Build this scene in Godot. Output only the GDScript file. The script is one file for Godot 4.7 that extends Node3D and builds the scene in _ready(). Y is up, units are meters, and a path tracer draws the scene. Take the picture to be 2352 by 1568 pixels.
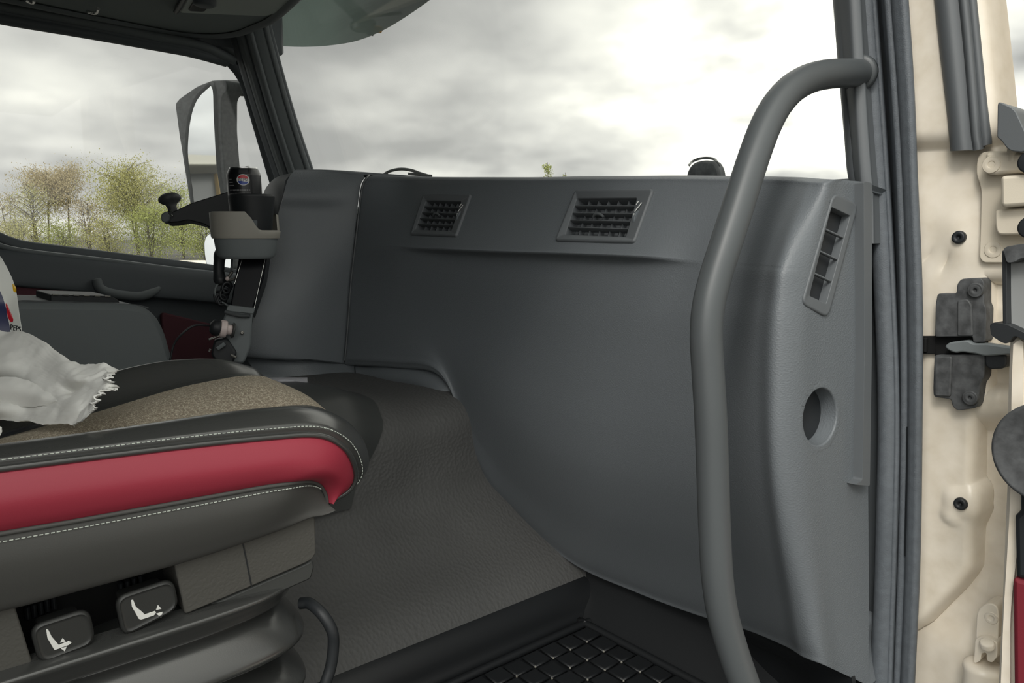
extends Node3D
# Inside of a lorry cab, seen from the open passenger door. x = right of the lorry, -z = ahead, y = up from the cab floor, metres.

const F := 1768.0                     # focal length in pixels of the 2352 x 1568 photograph
var C := Vector3(1.5, 0.70, 0.0)
var FW: Vector3
var RT: Vector3
var UP: Vector3
var M := {}
var names := {}

func _ready():
	# ---- camera
	var yaw := deg_to_rad(50.0)
	var pit := atan(244.0 / F)
	var fh := Vector3(-sin(yaw), 0, -cos(yaw))
	RT = Vector3(cos(yaw), 0, -sin(yaw))
	FW = fh * cos(pit) - Vector3.UP * sin(pit)
	UP = Vector3.UP * cos(pit) + fh * sin(pit)
	var cam := Camera3D.new()
	cam.name = "camera"
	cam.fov = rad_to_deg(2.0 * atan(784.0 / F))
	cam.near = 0.02
	cam.far = 600.0
	cam.transform = Transform3D(Basis(RT, UP, -FW), C)
	cam.current = true
	add_child(cam)
	# ---- sky
	var we := WorldEnvironment.new()
	we.name = "environment"
	var env := Environment.new()
	env.background_mode = Environment.BG_SKY
	env.tonemap_mode = Environment.TONE_MAPPER_LINEAR
	env.tonemap_exposure = 1.0
	env.sdfgi_enabled = true
	env.ssao_enabled = true
	env.ssil_enabled = true
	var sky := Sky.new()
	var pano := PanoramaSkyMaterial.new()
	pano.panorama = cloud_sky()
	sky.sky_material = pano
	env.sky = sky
	we.environment = env
	add_child(we)
	# ---- sun behind thin cloud
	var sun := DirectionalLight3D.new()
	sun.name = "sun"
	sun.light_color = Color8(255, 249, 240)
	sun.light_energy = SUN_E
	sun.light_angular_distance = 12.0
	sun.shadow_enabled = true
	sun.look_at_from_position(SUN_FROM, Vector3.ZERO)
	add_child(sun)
	make_materials()
	cab_shell()
	outside()
	driver_door()
	pillars_and_glass()
	overhead()
	tunnel_and_floor()
	dashboard()
	console_things()
	passenger_seat()
	seat_clutter()
	grab_handle()
	door_frame()
	open_door()

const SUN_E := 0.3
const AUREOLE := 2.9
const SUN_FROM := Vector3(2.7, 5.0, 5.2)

# ------------------------------------------------------------------ photograph to place
func ray(x, y) -> Vector3:
	return FW + RT * ((x - 1176.0) / F) + UP * ((784.0 - y) / F)
func P(x, y, d) -> Vector3:
	return C + ray(x, y) * d
func onX(x, y, v) -> Vector3:
	var r := ray(x, y)
	return C + r * ((v - C.x) / r.x)
func onY(x, y, v) -> Vector3:
	var r := ray(x, y)
	return C + r * ((v - C.y) / r.y)
func onZ(x, y, v) -> Vector3:
	var r := ray(x, y)
	return C + r * ((v - C.z) / r.z)
func onP(x, y, o: Vector3, n: Vector3) -> Vector3:
	var r := ray(x, y)
	return C + r * ((o - C).dot(n) / r.dot(n))

# ------------------------------------------------------------------ names and metas
func numbered(called: String) -> String:
	names[called] = names.get(called, -1) + 1
	return called if names[called] == 0 else "%s_%03d" % [called, names[called]]
func tag(o, label, category, group = ""):
	o.set_meta("label", label)
	o.set_meta("category", category)
	if group != "":
		o.set_meta("group", group)
	return o
func thing(called, label, category, at = Vector3.ZERO, group = "") -> Node3D:
	var o := Node3D.new()
	o.name = numbered(called)
	o.position = at
	add_child(o)
	return tag(o, label, category, group)
func obj(called: String, s, mat, parent: Node3D = null) -> MeshInstance3D:
	var o := MeshInstance3D.new()
	o.mesh = s.done() if s is Shape else s
	o.material_override = mat
	if parent == null:
		o.name = numbered(called)
		add_child(o)
	else:
		o.name = called
		parent.add_child(o, true)
		var q: Node3D = parent
		var off := Vector3.ZERO
		while q != self:
			off += q.position
			q = q.get_parent()
		o.position = -off
	return o
func struct(called, s, mat, parent = null):
	var o := obj(called, s, mat, parent)
	if parent == null:
		o.set_meta("kind", "structure")
	return o
func root_structure(called) -> Node3D:
	var o := Node3D.new()
	o.name = numbered(called)
	add_child(o)
	o.set_meta("kind", "structure")
	return o

# ------------------------------------------------------------------ shapes
class Shape:
	var v := PackedVector3Array()
	var n := PackedVector3Array()
	var uv := PackedVector2Array()
	var ix := PackedInt32Array()
	func grid(rows: Array, close_u := false, close_v := false, skip = null, uvs = null):
		var nr := rows.size()
		var nc: int = rows[0].size()
		var b := v.size()
		var nn := PackedVector3Array()
		nn.resize(nr * nc)
		for r in nr:
			for c in nc:
				v.append(rows[r][c])
				uv.append(uvs[r][c] if uvs != null else Vector2(float(c) / maxf(1, nc - 1), float(r) / maxf(1, nr - 1)))
		for r in (nr if close_v else nr - 1):
			var r2 := (r + 1) % nr
			for c in (nc if close_u else nc - 1):
				var c2 := (c + 1) % nc
				var i0 := r * nc + c
				var i1 := r * nc + c2
				var i2 := r2 * nc + c2
				var i3 := r2 * nc + c
				var k := (v[b + i1] - v[b + i3]).cross(v[b + i2] - v[b + i0])
				nn[i0] += k
				nn[i1] += k
				nn[i2] += k
				nn[i3] += k
				if skip != null and skip.call((v[b + i0] + v[b + i1] + v[b + i2] + v[b + i3]) * 0.25):
					continue
				ix.append_array(PackedInt32Array([b + i0, b + i2, b + i1, b + i0, b + i3, b + i2]))
		for i in nn.size():
			n.append(nn[i].normalized() if nn[i].length_squared() > 1e-20 else Vector3.UP)
	func flat(pts: Array, nor: Vector3):      # a flat polygon
		var ux: Vector3 = (pts[1] - pts[0]).normalized()
		if absf(ux.dot(nor)) > 0.99:
			ux = nor.cross(Vector3(0.3, 0.5, 0.8)).normalized()
		ux = (ux - nor * ux.dot(nor)).normalized()
		var uy := nor.cross(ux)
		var p2 := PackedVector2Array()
		for p in pts:
			p2.append(Vector2((p - pts[0]).dot(ux), (p - pts[0]).dot(uy)))
		for i in p2.size():
			p2[i] *= 100000.0
		var t := Geometry2D.triangulate_polygon(p2)
		var b := v.size()
		if t.is_empty():
			push_warning("a polygon of %d points was not filled" % pts.size())
		for i in pts.size():
			v.append(pts[i])
			n.append(nor)
			uv.append(p2[i])
		for i in range(0, t.size(), 3):
			var a := t[i]
			var c := t[i + 1]
			var d := t[i + 2]
			if (p2[c] - p2[a]).cross(p2[d] - p2[a]) > 0:
				ix.append_array(PackedInt32Array([b + a, b + d, b + c]))
			else:
				ix.append_array(PackedInt32Array([b + a, b + c, b + d]))
	static func inset(pts: Array, nor: Vector3, d: float) -> Array:
		var area := Vector3.ZERO
		for i in pts.size():
			area += (pts[i] - pts[0]).cross(pts[(i + 1) % pts.size()] - pts[0])
		var sgn := signf(area.dot(nor))
		var out := []
		for i in pts.size():
			var a: Vector3 = (pts[i] - pts[i - 1]).normalized()
			var c: Vector3 = (pts[(i + 1) % pts.size()] - pts[i]).normalized()
			var na := nor.cross(a) * sgn
			var nb := nor.cross(c) * sgn
			var m := na + nb
			if m.length() < 0.2:
				m = na
			m = m.normalized()
			out.append(pts[i] + m * d / maxf(0.4, m.dot(na)))
		return out
	static func flat2(pts: Array, nor: Vector3) -> PackedVector2Array:
		var ux := nor.cross(Vector3(0.31, 0.52, 0.79)).normalized()
		var uy := nor.cross(ux)
		var p2 := PackedVector2Array()
		for p in pts:
			p2.append(Vector2(p.dot(ux), p.dot(uy)))
		return p2
	static func sound(pts: Array, nor: Vector3) -> bool:     # the outline does not cross itself
		var p := flat2(pts, nor)
		var m := p.size()
		for i in m:
			for j in range(i + 2, m):
				if (j + 1) % m != i and Geometry2D.segment_intersects_segment(p[i], p[i + 1], p[j], p[(j + 1) % m]) != null:
					return false
		return true
	func plate(pts: Array, nor: Vector3, thick: float, bevel := 0.002, both := false):   # pts = front outline, body goes back along -nor
		nor = nor.normalized()
		var fr := inset(pts, nor, bevel)
		while bevel > 0.0003 and not sound(fr, nor):
			bevel *= 0.6
			fr = inset(pts, nor, bevel)
		if not sound(fr, nor):
			fr = pts.duplicate()
		var mid := []
		var md2 := []
		var bk := []
		for p in pts:
			mid.append(p - nor * bevel)
			bk.append(p - nor * thick)
		for i in pts.size():
			md2.append(fr[i].lerp(mid[i], 0.5) + (pts[i] - fr[i]).normalized() * bevel * 0.2 + nor * bevel * 0.2)
		grid([fr, md2, mid], true)
		if both:
			var bfr := []
			var bm := []
			for i in pts.size():
				bm.append(bk[i] + nor * bevel)
				bfr.append(fr[i] - nor * thick)
			grid([mid, bm], true)
			grid([bm, bfr], true)
			flat(bfr, -nor)
		else:
			grid([mid, bk], true)
			flat(bk, -nor)
		flat(fr, nor)
	func box(c: Vector3, s: Vector3, bevel := 0.002, basis := Basis()):
		var h := s * 0.5
		var pts := []
		for q in [Vector2(-1, -1), Vector2(1, -1), Vector2(1, 1), Vector2(-1, 1)]:
			pts.append(c + basis * Vector3(q.x * h.x, q.y * h.y, h.z))
		plate(pts, basis.z, s.z, minf(bevel, minf(h.x, minf(h.y, h.z)) * 0.9), true)
	func bar(a: Vector3, b: Vector3, up: Vector3, w: float, h: float, bevel := 0.0006):   # w across, h along up
		var d := (b - a).normalized()
		up = (up - d * up.dot(d)).normalized()
		box((a + b) * 0.5, Vector3(w, h, a.distance_to(b)), bevel, Basis(up.cross(d), up, d))
	func tube(path: Array, rad, sides := 12, caps := true, closed := false):
		var rows := []
		var m := path.size()
		var t0: Vector3 = (path[1] - path[0]).normalized()
		var nx := t0.cross(Vector3.UP)
		if nx.length() < 0.1:
			nx = t0.cross(Vector3.RIGHT)
		nx = nx.normalized()
		for i in m:
			var t: Vector3 = (path[mini(i + 1, m - 1)] - path[maxi(i - 1, 0)]).normalized()
			if closed:
				t = (path[(i + 1) % m] - path[(i - 1 + m) % m]).normalized()
			nx = (nx - t * nx.dot(t)).normalized()
			var ny := t.cross(nx)
			var r: float = rad[i] if rad is Array else rad
			var row := []
			for k in sides:
				var an := TAU * k / sides
				row.append(path[i] + (nx * cos(an) + ny * sin(an)) * r)
			rows.append(row)
		grid(rows, true, closed)
		if caps and not closed:
			flat(rows[0], (path[0] - path[1]).normalized())
			flat(rows[m - 1], (path[m - 1] - path[m - 2]).normalized())
	func lathe(o: Vector3, axis: Vector3, prof: Array, sides := 32):     # prof: Vector2(radius, along the axis)
		axis = axis.normalized()
		var ux := axis.cross(Vector3(0.31, 0.22, 0.93)).normalized()
		var uy := axis.cross(ux)
		var rows := []
		var uvs := []
		for p in prof:
			var row := []
			var ur := []
			for k in sides + 1:
				var an := TAU * k / sides
				row.append(o + axis * p.y + (ux * cos(an) + uy * sin(an)) * maxf(p.x, 0.00005))
				ur.append(Vector2(float(k) / sides, p.y))
			rows.append(row)
			uvs.append(ur)
		grid(rows, false, false, null, uvs)
	func ball(o: Vector3, r: float, sides := 10):
		var pr := []
		for i in sides / 2 + 1:
			var a := -PI / 2 + PI * i / (sides / 2)
			pr.append(Vector2(r * cos(a), r * sin(a)))
		lathe(o, Vector3.UP, pr, sides)
	func slab(rows: Array, thick: float, skip = null):       # a curved sheet with thickness, going back from its normals
		var t := Shape.new()
		t.grid(rows)
		var back := []
		var nc: int = rows[0].size()
		for r in rows.size():
			var row := []
			for c in nc:
				row.append(rows[r][c] - t.n[r * nc + c] * thick)
			back.append(row)
		grid(rows, false, false, skip)
		var rev := back.duplicate()
		rev.reverse()
		grid(rev, false, false, skip)
		grid([rows[0], back[0]])
		grid([rows[-1], back[-1]])
		var l := []
		var lb := []
		var rr := []
		var rb := []
		for r in rows.size():
			l.append(rows[r][0])
			lb.append(back[r][0])
			rr.append(rows[r][nc - 1])
			rb.append(back[r][nc - 1])
		grid([l, lb])
		grid([rr, rb])
	func done() -> ArrayMesh:
		var a := []
		a.resize(Mesh.ARRAY_MAX)
		a[Mesh.ARRAY_VERTEX] = v
		a[Mesh.ARRAY_NORMAL] = n
		a[Mesh.ARRAY_TEX_UV] = uv
		a[Mesh.ARRAY_INDEX] = ix
		var m := ArrayMesh.new()
		m.add_surface_from_arrays(Mesh.PRIMITIVE_TRIANGLES, a)
		return m

func cr(p: Array, n: int) -> Array:          # Catmull-Rom through p, n points, even in the parameter
	var out := []
	var m := p.size() - 1
	for i in n:
		var t := float(i) / (n - 1) * m
		var k := mini(int(t), m - 1)
		t -= k
		var p1 = p[k]
		var p2 = p[k + 1]
		var p0 = p[k - 1] if k > 0 else p1 * 2.0 - p2
		var p3 = p[k + 2] if k + 2 <= m else p2 * 2.0 - p1
		out.append(0.5 * (2.0 * p1 + (p2 - p0) * t + (2.0 * p0 - 5.0 * p1 + 4.0 * p2 - p3) * t * t + (3.0 * p1 - p0 - 3.0 * p2 + p3) * t * t * t))
	return out
func even(p: Array, n: int) -> Array:        # points at even distances along a polyline
	var len := [0.0]
	for i in range(1, p.size()):
		len.append(len[-1] + p[i].distance_to(p[i - 1]))
	var out := []
	var k := 0
	for i in n:
		var d: float = len[-1] * i / (n - 1)
		while k < p.size() - 2 and len[k + 1] < d:
			k += 1
		var sp: float = len[k + 1] - len[k]
		out.append(p[k].lerp(p[k + 1], clampf((d - len[k]) / maxf(sp, 1e-9), 0, 1)))
	return out
func smooth(p: Array, n: int) -> Array:
	return even(cr(p, p.size() * 8), n)
func surf(rows: Array, nu: int, nv: int) -> Array:   # smooth surface through a net of points
	var a := []
	for r in rows:
		a.append(cr(r, nu))
	var out := []
	for j in nv:
		out.append([])
	for c in nu:
		var col := []
		for r in a:
			col.append(r[c])
		var s := cr(col, nv)
		for j in nv:
			out[j].append(s[j])
	return out
func fillet(p: Array, r: float, seg := 5) -> Array:
	var out := []
	var m := p.size()
	for i in m:
		var a = (p[(i - 1 + m) % m] - p[i])
		var b = (p[(i + 1) % m] - p[i])
		var d := minf(r, minf(a.length(), b.length()) * 0.49)
		var s = p[i] + a.normalized() * d
		var e = p[i] + b.normalized() * d
		for k in seg + 1:
			var t := float(k) / seg
			out.append(s.lerp(p[i], t).lerp(p[i].lerp(e, t), t))
	return out
func pxX(l: Array, x: float) -> Array:
	var o := []
	for p in l:
		o.append(onX(p.x, p.y, x))
	return o
func pxZ(l: Array, z: float) -> Array:
	var o := []
	for p in l:
		o.append(onZ(p.x, p.y, z))
	return o
func pxY(l: Array, y: float) -> Array:
	var o := []
	for p in l:
		o.append(onY(p.x, p.y, y))
	return o
func pxD(l: Array, d) -> Array:
	var o := []
	for i in l.size():
		o.append(P(l[i].x, l[i].y, d[i] if d is Array else d))
	return o
func pxP(l: Array, c: Vector3, n: Vector3) -> Array:
	var o := []
	for p in l:
		o.append(onP(p.x, p.y, c, n))
	return o
func L(a: Array) -> Array:                    # flat list x, y, x, y ... to points
	var o := []
	for i in range(0, a.size(), 2):
		o.append(Vector2(a[i], a[i + 1]))
	return o
func offs(p: Array, d: Vector3) -> Array:
	var o := []
	for q in p:
		o.append(q + d)
	return o

# ------------------------------------------------------------------ sky
func cloud_sky() -> ImageTexture:
	var w := 2048
	var h := 1024
	var img := Image.create(w, h, false, Image.FORMAT_RGBF)
	var big := FastNoiseLite.new()
	big.seed = 11
	big.noise_type = FastNoiseLite.TYPE_SIMPLEX_SMOOTH
	big.frequency = 0.9
	big.fractal_octaves = 6
	big.fractal_gain = 0.52
	# soft shapes of the clouds in view: pixel of the photograph, spread in degrees, brightness
	var shapes := []
	for s in [[1860, 240, 8, 1.5], [1500, 170, 5, .22], [1700, 120, 6, .25], [1480, 385, 7, .22], [0, 450, 6, .5], [300, 520, 7, .45], [120, 190, 3, .25], [470, 330, 4, .15], [160, 240, 13, -.38], [330, 290, 6, -.08], [1250, 60, 9, -.2], [1620, 290, 3, -.3], [1480, 290, 4, -.25], [900, 120, 7, -.12], [1030, 320, 5, .28], [800, 300, 4, .2], [1150, 350, 4, .2], [1350, 200, 5, .12], [2330, 100, 9, .6]]:
		shapes.append([ray(float(s[0]), float(s[1])).normalized(), 1.0 / (2.0 * pow(deg_to_rad(s[2]), 2)), s[3]])
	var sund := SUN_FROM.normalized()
	for j in h:
		var el := PI / 2 - PI * (j + 0.5) / h
		if el < -0.03:
			img.fill_rect(Rect2i(0, j, w, h - j), Color(.42, .42, .40))
			break
		for i in w:
			var az := TAU * (i + 0.5) / w
			var d := Vector3(sin(az) * cos(el), sin(el), -cos(az) * cos(el))
			var y := maxf(d.y, 0.0) + 0.22
			var q := Vector3(d.x / y, 0.35 * d.y, d.z / y)
			var f := big.get_noise_3dv(q * 0.9 + Vector3(7, 0, 3)) + 0.35 * big.get_noise_3dv(q * 2.6)
			var b := 0.57 + 0.56 * f
			for s in shapes:
				var c: float = 1.0 - d.dot(s[0])
				if c < 0.12:
					b += s[2] * exp(-2.0 * c * s[1]) * (0.75 + 0.9 * f)
			b = 0.38 + 0.80 * smoothstep(0.1, 1.3, b) + maxf(0.0, b - 1.05) * 1.0
			b *= (1.0 + 2.0 * maxf(d.y, 0.0)) / 1.30
			var warm := clampf((b - 0.4) * 1.2, 0.0, 1.0)
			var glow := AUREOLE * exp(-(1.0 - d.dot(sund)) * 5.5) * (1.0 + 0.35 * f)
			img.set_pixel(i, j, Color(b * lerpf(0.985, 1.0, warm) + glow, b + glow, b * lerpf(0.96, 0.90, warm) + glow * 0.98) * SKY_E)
	return ImageTexture.create_from_image(img)
const SKY_E := 0.95

# ------------------------------------------------------------------ materials
func noise_img(type, freq, seed_, size := 512, oct := 1) -> ImageTexture:
	var f := FastNoiseLite.new()
	f.noise_type = type
	f.frequency = freq
	f.seed = seed_
	f.fractal_octaves = oct
	if oct == 1:
		f.fractal_type = FastNoiseLite.FRACTAL_NONE
	if type == FastNoiseLite.TYPE_CELLULAR:
		f.cellular_return_type = FastNoiseLite.RETURN_DISTANCE
		f.cellular_jitter = 0.9
	return ImageTexture.create_from_image(f.get_seamless_image(size, size))
func mat(called: String, c: Color, rough: float, o := {}) -> StandardMaterial3D:
	var m := StandardMaterial3D.new()
	m.resource_name = called
	m.albedo_color = c
	m.roughness = rough
	m.metallic = o.get("metal", 0.0)
	m.metallic_specular = o.get("spec", 0.5)
	m.cull_mode = BaseMaterial3D.CULL_DISABLED
	m.uv1_triplanar = true
	m.uv1_world_triplanar = true
	m.uv1_scale = Vector3.ONE * o.get("scale", 10.0)
	if o.has("bump"):
		m.heightmap_enabled = true
		m.heightmap_texture = o.bump
		m.heightmap_scale = o.get("depth", 0.02)
	if o.has("tex"):
		m.albedo_texture = o.tex
	if o.has("rough_tex"):
		m.roughness_texture = o.rough_tex
	if o.has("coat"):
		m.clearcoat_enabled = true
		m.clearcoat = o.coat
		m.clearcoat_roughness = o.get("coat_rough", 0.08)
	if o.has("rim"):
		m.rim_enabled = true
		m.rim = o.rim
		m.rim_tint = 0.5
	M[called] = m
	return m
func tone_tex(n: ImageTexture, lo: Color, hi: Color, p := 1.0) -> ImageTexture:
	var im := n.get_image()
	var out := Image.create(im.get_width(), im.get_height(), false, Image.FORMAT_RGB8)
	for y in im.get_height():
		for x in im.get_width():
			out.set_pixel(x, y, lo.lerp(hi, pow(im.get_pixel(x, y).r, p)))
	return ImageTexture.create_from_image(out)
func make_materials():
	var cel := FastNoiseLite.TYPE_CELLULAR
	var smp := FastNoiseLite.TYPE_SIMPLEX_SMOOTH
	var grain := noise_img(cel, 0.075, 3)
	var fine := noise_img(smp, 0.14, 5, 512, 3)
	var soft := noise_img(smp, 0.012, 8, 512, 5)
	var dirt := noise_img(smp, 0.02, 21, 512, 6)
	mat("dash", Color8(104, 109, 113), 0.46, {"bump": grain, "depth": 0.035, "scale": 12.0, "spec": 0.5})
	mat("dash_smooth", Color8(95, 99, 102), 0.5, {"bump": fine, "depth": 0.006, "scale": 14.0})
	mat("trim_dark", Color8(96, 102, 106), 0.55, {"bump": fine, "depth": 0.006, "scale": 12.0})
	mat("trim_soft", Color8(116, 122, 124), 0.6, {"bump": fine, "depth": 0.008, "scale": 10.0})
	mat("roof_cloth", Color8(135, 143, 142), 0.9, {"bump": fine, "depth": 0.02, "scale": 9.0})
	mat("black", Color8(36, 39, 42), 0.5, {"bump": fine, "depth": 0.006, "scale": 14.0})
	mat("black_gloss", Color8(22, 24, 28), 0.3, {"spec": 0.25})
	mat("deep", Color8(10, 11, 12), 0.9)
	mat("vinyl", Color8(84, 84, 83), 0.62, {"bump": noise_img(cel, 0.05, 13), "depth": 0.12, "scale": 6.0})
	mat("tray", Color8(64, 66, 65), 0.42, {"bump": fine, "depth": 0.006, "scale": 10.0})
	mat("button", Color8(50, 51, 50), 0.42, {"bump": fine, "depth": 0.004, "scale": 14.0})
	mat("lamp_panel", Color8(190, 198, 192), 0.6)
	mat("rubber", Color8(100, 106, 112), 0.6, {"bump": fine, "depth": 0.03, "scale": 7.0, "tex": tone_tex(dirt, Color(.86, .86, .86), Color(1, 1, 1))})
	mat("mat_rubber", Color8(28, 30, 32), 0.45, {"bump": fine, "depth": 0.01, "scale": 12.0})
	mat("nub", Color8(120, 118, 110), 0.4)
	mat("leather_black", Color8(57, 58, 57), 0.27, {"spec": 0.6, "coat": 0.6, "coat_rough": 0.22, "bump": fine, "depth": 0.008, "scale": 9.0})
	mat("leather_grey", Color8(74, 74, 72), 0.6, {"bump": fine, "depth": 0.012, "scale": 8.0})
	mat("leather_red", Color8(158, 50, 67), 0.42, {"bump": fine, "depth": 0.006, "scale": 9.0})
	mat("panel_grain", Color8(78, 77, 73), 0.6, {"bump": noise_img(smp, 0.05, 31, 512, 2), "depth": 0.03, "scale": 8.0})
	mat("stitch", Color8(196, 203, 194), 0.7)
	mat("handle", Color8(80, 84, 86), 0.42, {"bump": fine, "depth": 0.003, "scale": 14.0})
	mat("cream", Color8(246, 237, 222), 0.3, {"scale": 2.3, "tex": tone_tex(dirt, Color(.90, .885, .855), Color(1, 1, 1), 0.5), "spec": 0.5})
	mat("cream_clean", Color8(236, 227, 212), 0.3, {})
	mat("cream_cast", Color8(224, 214, 196), 0.42, {"bump": fine, "depth": 0.008, "scale": 10.0})
	mat("steel", Color8(150, 148, 142), 0.35, {"metal": 0.8})
	mat("chrome", Color8(220, 220, 215), 0.12, {"metal": 1.0})
	mat("mirror", Color8(235, 238, 238), 0.02, {"metal": 1.0})
	mat("alu", Color8(210, 210, 210), 0.25, {"metal": 1.0})
	mat("dusty_black", Color8(98, 100, 102), 0.6, {"scale": 5.0, "tex": tone_tex(dirt, Color(.55, .55, .55), Color(1, 1, 1), 0.8), "bump": fine, "depth": 0.01})
	mat("paper", Color8(228, 228, 224), 0.85, {"bump": soft, "depth": 0.05, "scale": 9.0})
	mat("white_card", Color8(236, 236, 232), 0.6)
	mat("bag_white", Color8(214, 216, 212), 0.3)
	mat("bag_navy", Color8(40, 46, 84), 0.3)
	mat("bag_red", Color8(190, 30, 46), 0.3)
	mat("bag_yellow", Color8(226, 180, 40), 0.3)
	mat("wine", Color8(100, 58, 66), 0.8, {"bump": fine, "depth": 0.02, "scale": 9.0})
	mat("wine_door", Color8(120, 30, 44), 0.7, {"bump": fine, "depth": 0.01, "scale": 9.0})
	mat("door_grey", Color8(150, 152, 152), 0.35)
	mat("holder_taupe", Color8(160, 157, 148), 0.5, {"bump": fine, "depth": 0.004, "scale": 14.0})
	mat("pale_pink", Color8(224, 208, 204), 0.4)
	mat("orange", Color8(230, 170, 60), 0.35)
	mat("visor", Color8(70, 92, 82), 0.35)
	M.visor.transparency = BaseMaterial3D.TRANSPARENCY_ALPHA
	M.visor.albedo_color.a = 0.8
	mat("glass", Color(0.9, 0.95, 0.93, 0.05), 0.02)
	M.glass.transparency = BaseMaterial3D.TRANSPARENCY_ALPHA
	mat("clear_tube", Color(0.92, 0.92, 0.95, 0.25), 0.3)
	M.clear_tube.transparency = BaseMaterial3D.TRANSPARENCY_ALPHA
	mat("lens_glass", Color8(240, 240, 236), 0.05, {"metal": 0.6})
	mat("ground", Color8(80, 78, 74), 0.95, {"scale": 0.08, "tex": tone_tex(dirt, Color(.88, .88, .86), Color(1, 1, 1))})
	mat("grass", Color8(120, 126, 66), 0.95)
	mat("bark", Color8(96, 88, 78), 0.9)
	mat("leaf_olive", Color8(158, 156, 100), 0.8)
	mat("leaf_brown", Color8(160, 148, 114), 0.8)
	mat("leaf_green", Color8(146, 152, 88), 0.8)
	for k in ["leaf_olive", "leaf_brown", "leaf_green"]:
		M[k].backlight_enabled = true
		M[k].backlight = M[k].albedo_color * 0.9
	mat("trailer_dark", Color8(62, 64, 62), 0.7, {"scale": 0.6, "tex": tone_tex(dirt, Color(.6, .6, .6), Color(1, 1, 1))})
	mat("trailer_rail", Color8(170, 166, 150), 0.6)
	mat("trailer_rib", Color8(170, 140, 76), 0.7)
	# woven seat cloth
	var im := Image.create(256, 256, false, Image.FORMAT_RGB8)
	var hm := Image.create(256, 256, false, Image.FORMAT_L8)
	var rng := RandomNumberGenerator.new()
	rng.seed = 77
	for y in range(0, 256, 4):
		var x := 0
		while x < 256:
			var ln := rng.randi_range(3, 9)
			var t := rng.randf()
			var c := Color8(156, 144, 126).lerp(Color8(255, 246, 226), t * t)
			for k in ln:
				if x + k < 256:
					for yy in 4:
						var e := 1.0 if yy in [1, 2] else 0.72
						im.set_pixel(x + k, y + yy, Color(c.r * e, c.g * e, c.b * e))
						hm.set_pixel(x + k, y + yy, Color.WHITE * ((0.35 + 0.6 * t) * e))
			x += ln
	mat("cloth", Color8(232, 230, 226), 0.9, {"tex": ImageTexture.create_from_image(im), "bump": ImageTexture.create_from_image(hm), "depth": 0.05, "scale": 14.0})

# ------------------------------------------------------------------ the cab itself
func slab_box(called, c: Vector3, s: Vector3, m, parent = null):
	var sh := Shape.new()
	sh.box(c, s, 0.01)
	return struct(called, sh, m, parent)
func cab_shell():
	slab_box("floor", Vector3(0.04, -0.06, 0.1), Vector3(2.24, 0.08, 2.7), M.trim_dark)
	slab_box("ceiling", Vector3(0.04, 1.86, 0.0), Vector3(2.3, 0.06, 2.6), M.roof_cloth)
	slab_box("wall_back", Vector3(0.04, 0.9, 1.27), Vector3(2.3, 1.95, 0.06), M.roof_cloth)
	slab_box("wall_right", Vector3(1.13, 0.9, 0.86), Vector3(0.09, 1.95, 0.82), M.cream_clean)
	slab_box("wall_front", Vector3(0.04, 0.25, -1.38), Vector3(2.2, 1.1, 0.06), M.trim_dark)
	slab_box("wall_left", Vector3(-1.11, 0.9, 0.62), Vector3(0.07, 1.95, 1.36), M.trim_soft)
	slab_box("trim_1", Vector3(1.13, 1.74, -0.28), Vector3(0.10, 0.24, 1.5), M.cream_clean)
	slab_box("trim_2", Vector3(0.04, 1.72, -1.12), Vector3(2.1, 0.3, 0.12), M.trim_dark)

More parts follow.
